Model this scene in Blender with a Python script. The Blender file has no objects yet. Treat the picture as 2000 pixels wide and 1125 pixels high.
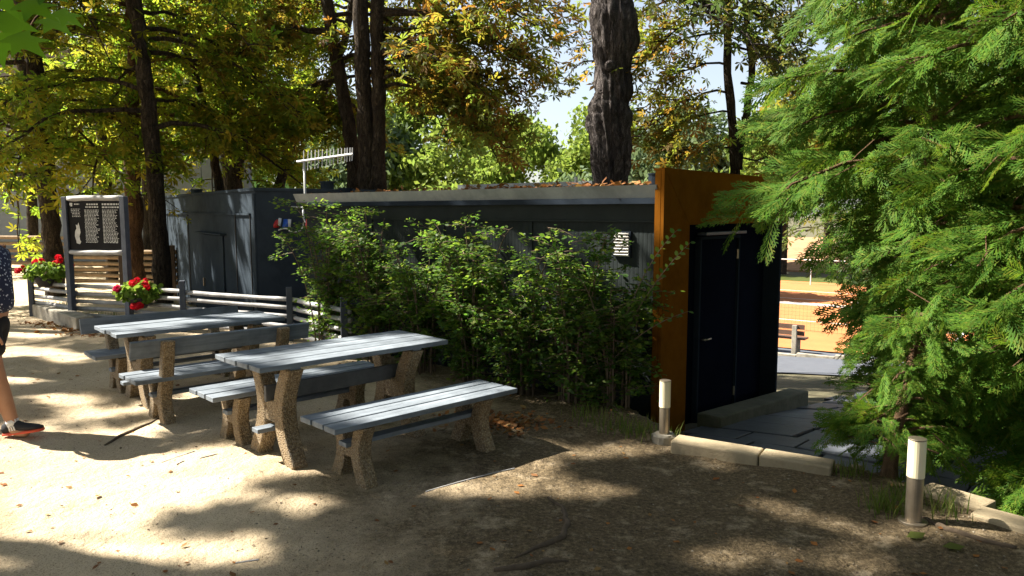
import bpy, math, random
import numpy as np
from mathutils import Vector, Matrix, Euler

random.seed(7)
RNG = np.random.default_rng(7)
scene = bpy.context.scene
COL = scene.collection
R = math.radians

# ------------------------------------------------------------------ camera
CAM_H = 1.7
FPX = 1450.0                      # focal length in photo pixels (2000 wide)
PITCH = math.atan(149 / FPX)
cam_d = bpy.data.cameras.new('camera')
cam = bpy.data.objects.new('camera', cam_d)
COL.objects.link(cam)
cam.location = (0, 0, CAM_H)
cam.rotation_euler = (math.pi / 2 - PITCH, 0, 0)
cam_d.sensor_width = 36
cam_d.lens = 36 * FPX / 2000
cam_d.clip_end = 2000
cam_d.clip_start = 0.05
scene.camera = cam

# ------------------------------------------------------------------ light
SUN_EL = R(47)
SUN_H = (-0.96, 0.24)
_n = math.hypot(*SUN_H)
SUN = Vector((SUN_H[0] / _n * math.cos(SUN_EL), SUN_H[1] / _n * math.cos(SUN_EL), math.sin(SUN_EL)))
world = bpy.data.worlds.new('World')
scene.world = world
world.use_nodes = True
wn = world.node_tree
bg = wn.nodes['Background']
skyt = wn.nodes.new('ShaderNodeTexSky')
skyt.sky_type = 'NISHITA'
skyt.sun_disc = False
skyt.sun_elevation = SUN_EL
skyt.sun_rotation = math.atan2(SUN_H[0], SUN_H[1])
skyt.dust_density = 1.5
hz = wn.nodes.new('ShaderNodeHueSaturation')
hz.inputs['Saturation'].default_value = 0.62
wn.links.new(skyt.outputs['Color'], hz.inputs['Color'])
wn.links.new(hz.outputs['Color'], bg.inputs['Color'])
bg.inputs['Strength'].default_value = 0.052
sun_d = bpy.data.lights.new('sun', 'SUN')
sun_d.energy = 5.0
sun_d.angle = R(0.7)
sun_d.color = (1.0, 0.92, 0.79)
sun = bpy.data.objects.new('sun', sun_d)
COL.objects.link(sun)
sun.location = (-20, 8, 25)
sun.rotation_euler = SUN.to_track_quat('Z', 'Y').to_euler()
scene.view_settings.view_transform = 'Standard'
scene.view_settings.look = 'None'
scene.view_settings.exposure = 2.1
scene.view_settings.gamma = 1.0
scene.view_settings.use_curve_mapping = False
scene.cycles.max_bounces = 5
scene.cycles.diffuse_bounces = 2
scene.cycles.transmission_bounces = 4
scene.cycles.transparent_max_bounces = 4
scene.cycles.use_denoising = True
scene.cycles.sample_clamp_indirect = 6.0


def at(px, py, z=None, Y=None):
    """photo pixel -> point in the place, on the plane of height z or at distance Y"""
    x = (px - 1000) / FPX
    y = (562.5 - py) / FPX
    c, s = math.cos(PITCH), math.sin(PITCH)
    r = (x, c + y * s, -s + y * c)
    t = (z - CAM_H) / r[2] if Y is None else Y / r[1]
    return Vector((r[0] * t, r[1] * t, CAM_H + r[2] * t))


# ------------------------------------------------------------------ materials
def nodes_of(name):
    m = bpy.data.materials.new(name)
    m.use_nodes = True
    nt = m.node_tree
    return m, nt, nt.nodes['Principled BSDF']


def ramp(nt, stops):
    r = nt.nodes.new('ShaderNodeValToRGB')
    e = r.color_ramp.elements
    while len(e) < len(stops):
        e.new(0.5)
    for i, (p, c) in enumerate(stops):
        e[i].position = p
        e[i].color = (*c, 1)
    return r


def noise(nt, scale, detail=5, rough=0.6, coord='Object'):
    tc = nt.nodes.new('ShaderNodeTexCoord')
    n = nt.nodes.new('ShaderNodeTexNoise')
    n.inputs['Scale'].default_value = scale
    n.inputs['Detail'].default_value = detail
    n.inputs['Roughness'].default_value = rough
    nt.links.new(tc.outputs[coord], n.inputs['Vector'])
    return n


def add_bump(nt, b, src, strength, dist=0.01, normal=None):
    bp = nt.nodes.new('ShaderNodeBump')
    bp.inputs['Strength'].default_value = strength
    bp.inputs['Distance'].default_value = dist
    nt.links.new(src, bp.inputs['Height'])
    if normal:
        nt.links.new(normal, bp.inputs['Normal'])
    if b:
        nt.links.new(bp.outputs['Normal'], b.inputs['Normal'])
    return bp.outputs['Normal']


def pm(name, c1, c2=None, scale=8, rough=0.7, bump=0.2, bscale=40, metal=0.0, spec=0.4, stretch=None, bdist=0.01, grunge=0.0):
    """painted / weathered surface: two tones of colour in noise, fine relief"""
    m, nt, b = nodes_of(name)
    c2 = c2 or tuple(x * 0.72 for x in c1)
    n = noise(nt, scale, 6, 0.65)
    if stretch:
        mp = nt.nodes.new('ShaderNodeMapping')
        mp.inputs['Scale'].default_value = stretch
        l = n.inputs['Vector'].links[0]
        src = l.from_socket
        nt.links.new(src, mp.inputs['Vector'])
        nt.links.new(mp.outputs['Vector'], n.inputs['Vector'])
    r = ramp(nt, [(0.32, c2), (0.68, c1)])
    nt.links.new(n.outputs['Fac'], r.inputs['Fac'])
    out = r.outputs['Color']
    if grunge:
        n3 = noise(nt, 2.3, 8, 0.7)
        r3 = ramp(nt, [(0.45, (1, 1, 1)), (0.7, (1 - grunge,) * 3)])
        nt.links.new(n3.outputs['Fac'], r3.inputs['Fac'])
        mx = nt.nodes.new('ShaderNodeMixRGB')
        mx.blend_type = 'MULTIPLY'
        mx.inputs['Fac'].default_value = 1
        nt.links.new(out, mx.inputs['Color1'])
        nt.links.new(r3.outputs['Color'], mx.inputs['Color2'])
        out = mx.outputs['Color']
    nt.links.new(out, b.inputs['Base Color'])
    b.inputs['Roughness'].default_value = rough
    b.inputs['Metallic'].default_value = metal
    b.inputs['Specular IOR Level'].default_value = spec
    if bump:
        n2 = noise(nt, bscale, 4)
        add_bump(nt, b, n2.outputs['Fac'], bump, bdist)
    return m


def leafmat(name, tones, trans, tmix=0.45, rough=0.55, gloss=0.10):
    """leaf: each leaf its own tone, light passes through"""
    m, nt, b = nodes_of(name)
    g = nt.nodes.new('ShaderNodeNewGeometry')
    k = len(tones)
    r = ramp(nt, [(i / (k - 1) if k > 1 else 0, c) for i, c in enumerate(tones)])
    nt.links.new(g.outputs['Random Per Island'], r.inputs['Fac'])
    nt.links.new(r.outputs['Color'], b.inputs['Base Color'])
    b.inputs['Roughness'].default_value = rough
    b.inputs['Specular IOR Level'].default_value = gloss
    t = nt.nodes.new('ShaderNodeBsdfTranslucent')
    r2 = ramp(nt, [(i / (len(trans) - 1) if len(trans) > 1 else 0, c) for i, c in enumerate(trans)])
    nt.links.new(g.outputs['Random Per Island'], r2.inputs['Fac'])
    nt.links.new(r2.outputs['Color'], t.inputs['Color'])
    mx = nt.nodes.new('ShaderNodeMixShader')
    mx.inputs['Fac'].default_value = tmix
    nt.links.new(b.outputs['BSDF'], mx.inputs[1])
    nt.links.new(t.outputs['BSDF'], mx.inputs[2])
    nt.links.new(mx.outputs['Shader'], nt.nodes['Material Output'].inputs['Surface'])
    return m


def sand_mat():
    m, nt, b = nodes_of('sandy_dirt')
    L = nt.links
    n1 = noise(nt, 0.9, 6, 0.6)
    sand = ramp(nt, [(0.3, (0.42, 0.33, 0.215)), (0.55, (0.53, 0.43, 0.295)), (0.75, (0.58, 0.48, 0.34))])
    L.new(n1.outputs['Fac'], sand.inputs['Fac'])
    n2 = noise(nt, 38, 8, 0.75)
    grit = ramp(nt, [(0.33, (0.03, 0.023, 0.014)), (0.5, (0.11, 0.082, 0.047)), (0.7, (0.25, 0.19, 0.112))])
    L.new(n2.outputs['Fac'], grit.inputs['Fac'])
    # right of the tables gritty dirt, coloured darker for the shade; left trodden sand
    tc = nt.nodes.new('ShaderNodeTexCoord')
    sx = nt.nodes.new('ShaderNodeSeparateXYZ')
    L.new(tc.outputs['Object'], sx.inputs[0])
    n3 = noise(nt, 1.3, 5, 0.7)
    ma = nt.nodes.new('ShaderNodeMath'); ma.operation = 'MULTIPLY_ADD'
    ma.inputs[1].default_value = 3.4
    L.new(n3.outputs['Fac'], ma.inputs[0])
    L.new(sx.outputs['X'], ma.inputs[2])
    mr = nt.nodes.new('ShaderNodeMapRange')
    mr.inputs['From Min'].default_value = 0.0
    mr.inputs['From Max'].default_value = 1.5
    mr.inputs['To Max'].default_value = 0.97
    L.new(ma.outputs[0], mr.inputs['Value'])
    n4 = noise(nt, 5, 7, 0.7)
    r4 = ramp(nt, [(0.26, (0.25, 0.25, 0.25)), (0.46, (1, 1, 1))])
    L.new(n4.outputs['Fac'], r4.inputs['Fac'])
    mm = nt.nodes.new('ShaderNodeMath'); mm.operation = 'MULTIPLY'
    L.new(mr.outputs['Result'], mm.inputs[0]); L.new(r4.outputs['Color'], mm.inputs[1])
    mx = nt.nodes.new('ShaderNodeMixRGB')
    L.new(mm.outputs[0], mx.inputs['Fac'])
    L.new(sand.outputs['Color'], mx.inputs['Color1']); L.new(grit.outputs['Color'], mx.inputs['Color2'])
    # fine dark specks everywhere
    n5 = noise(nt, 130, 3, 0.6)
    r5 = ramp(nt, [(0.33, (0.35, 0.33, 0.3)), (0.45, (1, 1, 1))])
    L.new(n5.outputs['Fac'], r5.inputs['Fac'])
    mu = nt.nodes.new('ShaderNodeMixRGB'); mu.blend_type = 'MULTIPLY'; mu.inputs['Fac'].default_value = 1
    L.new(mx.outputs['Color'], mu.inputs['Color1']); L.new(r5.outputs['Color'], mu.inputs['Color2'])
    L.new(mu.outputs['Color'], b.inputs['Base Color'])
    b.inputs['Roughness'].default_value = 0.95
    b.inputs['Specular IOR Level'].default_value = 0.15
    nb = add_bump(nt, None, n2.outputs['Fac'], 0.5, 0.012)
    n6 = noise(nt, 9, 6, 0.7)
    add_bump(nt, b, n6.outputs['Fac'], 0.85, 0.06, nb)
    return m


def aggregate_mat():
    m, nt, b = nodes_of('exposed_aggregate')
    L = nt.links
    tc = nt.nodes.new('ShaderNodeTexCoord')
    v = nt.nodes.new('ShaderNodeTexVoronoi')
    v.inputs['Scale'].default_value = 95
    L.new(tc.outputs['Object'], v.inputs['Vector'])
    sp = nt.nodes.new('ShaderNodeSeparateColor')
    L.new(v.outputs['Color'], sp.inputs[0])
    r = ramp(nt, [(0, (0.20, 0.14, 0.075)), (0.35, (0.32, 0.235, 0.13)), (0.6, (0.26, 0.21, 0.145)), (0.85, (0.40, 0.32, 0.2)), (1, (0.16, 0.12, 0.08))])
    L.new(sp.outputs[0], r.inputs['Fac'])
    rd = ramp(nt, [(0.25, (1, 1, 1)), (0.8, (0.45, 0.4, 0.33))])
    L.new(v.outputs['Distance'], rd.inputs['Fac'])
    mu = nt.nodes.new('ShaderNodeMixRGB'); mu.blend_type = 'MULTIPLY'; mu.inputs['Fac'].default_value = 1
    L.new(r.outputs['Color'], mu.inputs['Color1']); L.new(rd.outputs['Color'], mu.inputs['Color2'])
    L.new(mu.outputs['Color'], b.inputs['Base Color'])
    b.inputs['Roughness'].default_value = 0.75
    inv = nt.nodes.new('ShaderNodeMath'); inv.operation = 'SUBTRACT'; inv.inputs[0].default_value = 1
    L.new(v.outputs['Distance'], inv.inputs[1])
    add_bump(nt, b, inv.outputs[0], 1.0, 0.008)
    return m


def bark_mat(name, c1, c2, scale=6):
    m, nt, b = nodes_of(name)
    L = nt.links
    tc = nt.nodes.new('ShaderNodeTexCoord')
    mp = nt.nodes.new('ShaderNodeMapping'); mp.inputs['Scale'].default_value = (1, 1, 0.28)
    L.new(tc.outputs['Object'], mp.inputs['Vector'])
    v = nt.nodes.new('ShaderNodeTexNoise'); v.inputs['Scale'].default_value = scale * 2.2
    v.inputs['Detail'].default_value = 9; v.inputs['Roughness'].default_value = 0.75; v.inputs['Distortion'].default_value = 0.6
    L.new(mp.outputs['Vector'], v.inputs['Vector'])
    r = ramp(nt, [(0.36, c2), (0.62, c1)])
    L.new(v.outputs['Fac'], r.inputs['Fac'])
    L.new(r.outputs['Color'], b.inputs['Base Color'])
    b.inputs['Roughness'].default_value = 0.95
    b.inputs['Specular IOR Level'].default_value = 0.15
    f = nt.nodes.new('ShaderNodeTexVoronoi'); f.feature = 'DISTANCE_TO_EDGE'; f.inputs['Scale'].default_value = scale * 5
    mp2 = nt.nodes.new('ShaderNodeMapping'); mp2.inputs['Scale'].default_value = (1, 1, 0.22)
    L.new(tc.outputs['Object'], mp2.inputs['Vector'])
    dn = nt.nodes.new('ShaderNodeMixRGB'); dn.blend_type = 'ADD'; dn.inputs['Fac'].default_value = 0.25
    L.new(mp2.outputs['Vector'], dn.inputs['Color1']); L.new(v.outputs['Color'], dn.inputs['Color2'])
    L.new(dn.outputs['Color'], f.inputs['Vector'])
    rc = ramp(nt, [(0.0, (0.35, 0.33, 0.32)), (0.16, (1, 1, 1))])
    L.new(f.outputs['Distance'], rc.inputs['Fac'])
    mu = nt.nodes.new('ShaderNodeMixRGB'); mu.blend_type = 'MULTIPLY'; mu.inputs['Fac'].default_value = 1
    L.new(r.outputs['Color'], mu.inputs['Color1']); L.new(rc.outputs['Color'], mu.inputs['Color2'])
    L.new(mu.outputs['Color'], b.inputs['Base Color'])
    nb = add_bump(nt, None, rc.outputs['Color'], 0.9, 0.03)
    add_bump(nt, b, v.outputs['Fac'], 1.0, 0.05, nb)
    return m


def fabric_pattern():
    m, nt, b = nodes_of('navy_patterned_cloth')
    L = nt.links
    tc = nt.nodes.new('ShaderNodeTexCoord')
    v = nt.nodes.new('ShaderNodeTexVoronoi'); v.inputs['Scale'].default_value = 42
    L.new(tc.outputs['Object'], v.inputs['Vector'])
    r = ramp(nt, [(0.24, (0.5, 0.52, 0.6)), (0.3, (0.012, 0.018, 0.05))])
    L.new(v.outputs['Distance'], r.inputs['Fac'])
    L.new(r.outputs['Color'], b.inputs['Base Color'])
    b.inputs['Roughness'].default_value = 0.9
    return m


M = {}
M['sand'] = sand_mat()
M['aggregate'] = aggregate_mat()
M['plank'] = pm('grey_painted_plank', (0.21, 0.245, 0.285), (0.12, 0.142, 0.17), 5, 0.65, 0.6, 30, stretch=(0.35, 5, 5), bdist=0.004, grunge=0.45, spec=0.25)
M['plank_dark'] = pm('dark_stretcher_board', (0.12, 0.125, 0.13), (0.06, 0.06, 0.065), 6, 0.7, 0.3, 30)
M['anthracite'] = pm('anthracite_sheet', (0.026, 0.034, 0.046), (0.020, 0.027, 0.038), 2.5, 0.5, 0.05, 12, spec=0.0, grunge=0.25)
M['container'] = pm('blue_grey_container_paint', (0.050, 0.064, 0.080), (0.040, 0.052, 0.067), 2.5, 0.5, 0.05, 12, spec=0.0, grunge=0.25)
M['navy'] = pm('navy_door_paint', (0.007, 0.009, 0.018), (0.005, 0.0065, 0.013), 2.5, 0.55, 0.04, 20, spec=0.0)
M['cladding'] = pm('grey_ribbed_cladding', (0.036, 0.043, 0.044), (0.028, 0.034, 0.035), 3, 0.55, 0.06, 20, grunge=0.2, spec=0.0)
M['fascia'] = pm('light_grey_fascia', (0.33, 0.36, 0.37), (0.22, 0.25, 0.26), 3, 0.5, 0.08, 20, grunge=0.4)
M['orange'] = pm('orange_brown_panel', (0.21, 0.082, 0.010), (0.16, 0.058, 0.007), 2.2, 0.7, 0.08, 60, grunge=0.35, spec=0.0)
M['rail'] = pm('weathered_log', (0.47, 0.465, 0.46), (0.31, 0.31, 0.32), 9, 0.8, 0.5, 40, stretch=(1, 1, 1), grunge=0.4)
M['rail_brown'] = pm('brown_log', (0.26, 0.18, 0.10), (0.15, 0.10, 0.06), 9, 0.85, 0.4, 40)
M['post'] = pm('slate_grey_post', (0.075, 0.09, 0.12), (0.05, 0.06, 0.085), 6, 0.6, 0.2, 40)
M['post_brown'] = pm('dark_brown_post', (0.05, 0.035, 0.025), None, 6, 0.8, 0.3, 40)
M['concrete'] = pm('weathered_concrete', (0.36, 0.33, 0.27), (0.22, 0.20, 0.16), 7, 0.9, 0.5, 50, grunge=0.5)
M['kerbstone'] = pm('pale_kerb_stone', (0.36, 0.295, 0.19), (0.26, 0.21, 0.135), 6, 0.85, 0.5, 60, grunge=0.35)
M['flag'] = pm('slate_flagstone', (0.10, 0.112, 0.135), (0.06, 0.068, 0.085), 5, 0.55, 0.5, 25, grunge=0.3)
M['asphalt'] = pm('grey_asphalt', (0.085, 0.095, 0.115), (0.065, 0.072, 0.09), 4, 0.85, 0.4, 120)
M['clay'] = pm('orange_clay', (0.42, 0.155, 0.05), (0.36, 0.125, 0.04), 1.2, 0.95, 0.2, 60)
M['clay_bank'] = pm('clay_bank', (0.36, 0.2, 0.11), (0.27, 0.15, 0.08), 1.4, 0.95, 0.4, 20)
M['white'] = pm('white_paint', (0.78, 0.76, 0.72), (0.66, 0.64, 0.6), 6, 0.7, 0.1, 40)
M['soil'] = pm('dark_forest_soil', (0.12, 0.10, 0.06), (0.05, 0.055, 0.025), 1.6, 0.95, 0.6, 12, bdist=0.05)
M['bark'] = bark_mat('chestnut_bark', (0.11, 0.085, 0.06), (0.035, 0.028, 0.022), 5)
M['bark_brown'] = bark_mat('brown_bark', (0.26, 0.15, 0.08), (0.09, 0.05, 0.03), 6)
M['bark_grey'] = bark_mat('furrowed_grey_bark', (0.17, 0.15, 0.145), (0.045, 0.04, 0.042), 5)
M['thuja_bark'] = bark_mat('fibrous_brown_bark', (0.30, 0.19, 0.11), (0.12, 0.075, 0.045), 14)
M['twig'] = pm('twig_wood', (0.17, 0.12, 0.08), (0.08, 0.06, 0.04), 12, 0.9, 0.3, 60)
M['root'] = pm('soil_coloured_root', (0.11, 0.08, 0.052), (0.055, 0.04, 0.027), 14, 0.95, 0.5, 60)
M['plinth'] = pm('mossy_dark_concrete', (0.13, 0.125, 0.09), (0.07, 0.075, 0.045), 5, 0.95, 0.6, 30, grunge=0.4)
M['steel'] = pm('brushed_steel', (0.40, 0.34, 0.26), (0.29, 0.245, 0.185), 8, 0.42, 0.05, 60, metal=0.85)
M['galv'] = pm('galvanised_tube', (0.62, 0.64, 0.65), (0.5, 0.52, 0.54), 8, 0.5, 0.05, 60, metal=0.1)
M['black'] = pm('matt_black', (0.012, 0.012, 0.014), None, 6, 0.6, 0.05, 60)
M['signboard'] = pm('black_sign_face', (0.012, 0.012, 0.014), (0.009, 0.009, 0.010), 3, 0.5, 0.02, 60, spec=0.05)
M['lettering'] = pm('white_lettering', (0.62, 0.62, 0.60), None, 20, 0.6, 0)
M['red_plastic'] = pm('red_plastic', (0.45, 0.02, 0.02), None, 8, 0.4, 0)
M['blue_plastic'] = pm('blue_plastic', (0.02, 0.10, 0.5), None, 8, 0.4, 0)
M['white_plastic'] = pm('white_plastic', (0.62, 0.65, 0.66), None, 8, 0.45, 0)
M['pale_wall'] = pm('pale_grey_wall', (0.16, 0.185, 0.20), (0.13, 0.15, 0.165), 1.2, 0.8, 0.1, 10, grunge=0.2)
M['beige_wall'] = pm('beige_wall', (0.15, 0.14, 0.125), (0.12, 0.11, 0.10), 1.2, 0.85, 0.1, 10)
M['roofing'] = pm('bitumen_roofing', (0.06, 0.062, 0.065), (0.035, 0.035, 0.04), 5, 0.9, 0.3, 40)
M['bench_wood'] = pm('brown_bench_wood', (0.10, 0.055, 0.035), None, 6, 0.7, 0.3, 40)
M['terracotta'] = pm('dark_flower_pot', (0.035, 0.03, 0.03), None, 8, 0.7, 0.1, 40)
M['skin'] = pm('skin', (0.42, 0.22, 0.13), (0.36, 0.18, 0.10), 9, 0.5, 0.05, 90)
M['hair'] = pm('dark_hair', (0.03, 0.02, 0.014), None, 30, 0.6, 0.4, 90)
M['shirt'] = fabric_pattern()
M['shorts'] = pm('black_shorts_cloth', (0.012, 0.012, 0.014), None, 20, 0.95, 0.2, 60)
M['shoe'] = pm('black_shoe_mesh', (0.02, 0.02, 0.024), None, 20, 0.8, 0.3, 120)
M['sole'] = pm('orange_red_sole', (0.75, 0.10, 0.04), None, 8, 0.5, 0.05, 60)
M['sock'] = pm('white_sock', (0.75, 0.74, 0.72), None, 20, 0.9, 0.2, 120)
_m, _nt, _b = nodes_of('cream_diffuser')
_b.inputs['Base Color'].default_value = (0.80, 0.72, 0.50, 1)
_b.inputs['Roughness'].default_value = 0.35
_b.inputs['Subsurface Weight'].default_value = 0.3
_b.inputs['Subsurface Radius'].default_value = (0.05, 0.04, 0.02)
M['diffuser'] = _m

M['chestnut'] = leafmat('chestnut_leaf',
    [(0.05, 0.08, 0.012), (0.075, 0.10, 0.014), (0.11, 0.115, 0.016), (0.10, 0.08, 0.018), (0.06, 0.09, 0.015)],
    [(0.18, 0.34, 0.03), (0.28, 0.40, 0.03), (0.44, 0.44, 0.03), (0.38, 0.31, 0.03), (0.20, 0.36, 0.03)], 0.62)
M['chestnut_rust'] = leafmat('rusty_chestnut_leaf',
    [(0.06, 0.085, 0.014), (0.10, 0.095, 0.018), (0.15, 0.075, 0.02), (0.055, 0.085, 0.018), (0.08, 0.1, 0.018)],
    [(0.24, 0.32, 0.035), (0.38, 0.34, 0.04), (0.40, 0.19, 0.03), (0.22, 0.32, 0.04), (0.34, 0.38, 0.04)], 0.5)
M['chestnut_green'] = leafmat('green_chestnut_leaf',
    [(0.035, 0.06, 0.022), (0.05, 0.075, 0.022), (0.08, 0.08, 0.02), (0.04, 0.065, 0.025)],
    [(0.12, 0.2, 0.04), (0.18, 0.26, 0.04), (0.28, 0.22, 0.04), (0.12, 0.2, 0.05)], 0.4)
M['far_leaf'] = leafmat('sunlit_far_leaf',
    [(0.11, 0.17, 0.028), (0.14, 0.19, 0.032), (0.16, 0.2, 0.035), (0.10, 0.16, 0.03)],
    [(0.20, 0.32, 0.05), (0.26, 0.36, 0.06), (0.3, 0.38, 0.06), (0.2, 0.3, 0.06)], 0.45)
M['far_leaf_blue'] = leafmat('grey_green_far_leaf',
    [(0.09, 0.13, 0.07), (0.11, 0.15, 0.08), (0.08, 0.12, 0.06)],
    [(0.18, 0.26, 0.12), (0.2, 0.28, 0.12), (0.18, 0.25, 0.1)], 0.35)
M['far_dark'] = leafmat('dark_conifer_leaf',
    [(0.025, 0.05, 0.02), (0.035, 0.06, 0.025), (0.03, 0.055, 0.02)],
    [(0.06, 0.12, 0.03), (0.08, 0.14, 0.04), (0.06, 0.12, 0.03)], 0.3)
M['shrub'] = leafmat('shrub_leaf',
    [(0.03, 0.075, 0.018), (0.045, 0.10, 0.02), (0.075, 0.125, 0.022), (0.035, 0.08, 0.022), (0.12, 0.15, 0.025)],
    [(0.12, 0.28, 0.03), (0.18, 0.36, 0.04), (0.28, 0.4, 0.04), (0.14, 0.28, 0.04), (0.34, 0.4, 0.05)], 0.45, 0.5, 0.12)
M['thuja'] = leafmat('thuja_scale_leaf',
    [(0.030, 0.080, 0.012), (0.05, 0.115, 0.014), (0.085, 0.15, 0.018), (0.035, 0.09, 0.016), (0.115, 0.14, 0.022)],
    [(0.10, 0.22, 0.02), (0.18, 0.32, 0.02), (0.26, 0.34, 0.03), (0.12, 0.24, 0.03), (0.30, 0.28, 0.04)], 0.30, 0.55, 0.04)
M['maple'] = leafmat('maple_leaf', [(0.05, 0.13, 0.012), (0.07, 0.16, 0.015)], [(0.14, 0.42, 0.02), (0.24, 0.5, 0.03)], 0.5)
M['geranium'] = leafmat('geranium_leaf', [(0.07, 0.14, 0.02), (0.1, 0.17, 0.03), (0.12, 0.18, 0.03)], [(0.25, 0.42, 0.05), (0.3, 0.45, 0.06), (0.3, 0.45, 0.06)], 0.4)
M['petal'] = leafmat('red_petal', [(0.55, 0.008, 0.012), (0.65, 0.012, 0.03), (0.5, 0.006, 0.01)], [(0.7, 0.01, 0.02), (0.75, 0.02, 0.05), (0.7, 0.01, 0.01)], 0.35)
M['petal_pink'] = leafmat('crimson_petal', [(0.6, 0.01, 0.08), (0.65, 0.015, 0.12)], [(0.75, 0.02, 0.12), (0.75, 0.03, 0.15)], 0.35)
M['dead_leaf'] = leafmat('fallen_leaf', [(0.22, 0.08, 0.025), (0.30, 0.13, 0.035), (0.16, 0.07, 0.03), (0.28, 0.18, 0.07)], [(0.3, 0.1, 0.02), (0.35, 0.15, 0.03), (0.25, 0.1, 0.03), (0.3, 0.2, 0.05)], 0.2, 0.8, 0.2)
M['grass'] = leafmat('grass_blade', [(0.06, 0.11, 0.02), (0.1, 0.13, 0.03), (0.14, 0.14, 0.05)], [(0.15, 0.28, 0.03), (0.2, 0.3, 0.04), (0.25, 0.25, 0.06)], 0.4)
M['pebble'] = leafmat('pebble_stone', [(0.14, 0.11, 0.075), (0.2, 0.16, 0.11), (0.10, 0.085, 0.06), (0.25, 0.22, 0.17)], [(0.1, 0.1, 0.1), (0.1, 0.1, 0.1)], 0.0, 0.9, 0.2)


# ------------------------------------------------------------------ mesh helpers
def world_of(o):
    p = Vector((0, 0, 0))
    while o is not None:
        p += o.location
        o = o.parent
    return p


def tag(o, label=None, cat=None, group=None, kind=None):
    if label: o['label'] = label
    if cat: o['category'] = cat
    if group: o['group'] = group
    if kind: o['kind'] = kind
    return o


def empty(name, loc=(0, 0, 0), rz=0.0):
    o = bpy.data.objects.new(name, None)
    COL.objects.link(o)
    o.location = loc
    o.rotation_euler = (0, 0, rz)
    o.empty_display_size = 0.1
    return o


def link_mesh(name, me, mat, parent=None, bevel=0, smooth=False):
    o = bpy.data.objects.new(name, me)
    COL.objects.link(o)
    if mat is not None:
        me.materials.append(M[mat] if isinstance(mat, str) else mat)
    if parent is not None:
        o.parent = parent
    if smooth:
        me.polygons.foreach_set('use_smooth', [True] * len(me.polygons))
    if bevel:
        b = o.modifiers.new('edge', 'BEVEL')
        b.width = bevel
        b.segments = 2
        b.limit_method = 'ANGLE'
    return o


class MB:
    """collects geometry and links it as one mesh"""
    def __init__(self):
        self.v = []
        self.f = []

    def poly(self, pts, faces):
        n = len(self.v)
        self.v += [tuple(p) for p in pts]
        self.f += [tuple(i + n for i in f) for f in faces]
        return self

    def box(self, c, s, rz=0.0, rot=None):
        m = (rot if rot is not None else Matrix.Rotation(rz, 3, 'Z'))
        c = Vector(c)
        pts = []
        for x in (-.5, .5):
            for y in (-.5, .5):
                for z in (-.5, .5):
                    pts.append(c + m @ Vector((x * s[0], y * s[1], z * s[2])))
        return self.poly(pts, [(0, 1, 3, 2), (4, 6, 7, 5), (0, 4, 5, 1), (2, 3, 7, 6), (0, 2, 6, 4), (1, 5, 7, 3)])

    def prism(self, base, z0, z1):
        """vertical prism on a list of xy points (counter-clockwise)"""
        n = len(base)
        pts = [(p[0], p[1], z0) for p in base] + [(p[0], p[1], z1) for p in base]
        fs = [tuple(reversed(range(n))), tuple(range(n, 2 * n))]
        for i in range(n):
            j = (i + 1) % n
            fs.append((i, j, n + j, n + i))
        return self.poly(pts, fs)

    def tube(self, pts, rad, sides=8, cap=True, wob=0.0, rng=None):
        pts = [Vector(p) for p in pts]
        n = len(pts)
        if not hasattr(rad, '__len__'):
            rad = [rad] * n
        base = len(self.v)
        prev = None
        for i, p in enumerate(pts):
            t = (pts[min(i + 1, n - 1)] - pts[max(i - 1, 0)])
            if t.length < 1e-9:
                t = Vector((0, 0, 1))
            t.normalize()
            if prev is None:
                a = Vector((1, 0, 0)) if abs(t.x) < 0.8 else Vector((0, 1, 0))
            else:
                a = prev
            a = (a - t * a.dot(t)).normalized()
            b = t.cross(a)
            prev = a
            for k in range(sides):
                an = 2 * math.pi * k / sides
                w = 1 + (random.uniform(-wob, wob) if wob else 0)
                self.v.append(tuple(p + (a * math.cos(an) + b * math.sin(an)) * rad[i] * w))
        for i in range(n - 1):
            for k in range(sides):
                k2 = (k + 1) % sides
                self.f.append((base + i * sides + k, base + i * sides + k2, base + (i + 1) * sides + k2, base + (i + 1) * sides + k))
        if cap:
            self.f.append(tuple(base + k for k in reversed(range(sides))))
            self.f.append(tuple(base + (n - 1) * sides + k for k in range(sides)))
        return self

    def build(self, name, mat, parent=None, local=False, bevel=0, smooth=False):
        off = Vector((0, 0, 0)) if (local or parent is None) else world_of(parent)
        me = bpy.data.meshes.new(name)
        me.from_pydata([(p[0] - off.x, p[1] - off.y, p[2] - off.z) for p in self.v], [], self.f)
        me.update()
        return link_mesh(name, me, mat, parent, bevel, smooth)


def np_mesh(name, V, loops, starts, totals, mat, parent=None, smooth=False):
    me = bpy.data.meshes.new(name)
    me.vertices.add(len(V))
    off = np.array(world_of(parent)) if parent is not None else np.zeros(3)
    me.vertices.foreach_set('co', (V - off).astype(np.float32).ravel())
    me.loops.add(len(loops))
    me.loops.foreach_set('vertex_index', loops.astype(np.int32))
    me.polygons.add(len(starts))
    me.polygons.foreach_set('loop_start', starts.astype(np.int32))
    me.update(calc_edges=True)
    return link_mesh(name, me, mat, parent, 0, smooth)


def unit(a):
    return a / np.maximum(np.linalg.norm(a, axis=-1, keepdims=True), 1e-9)


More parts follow.
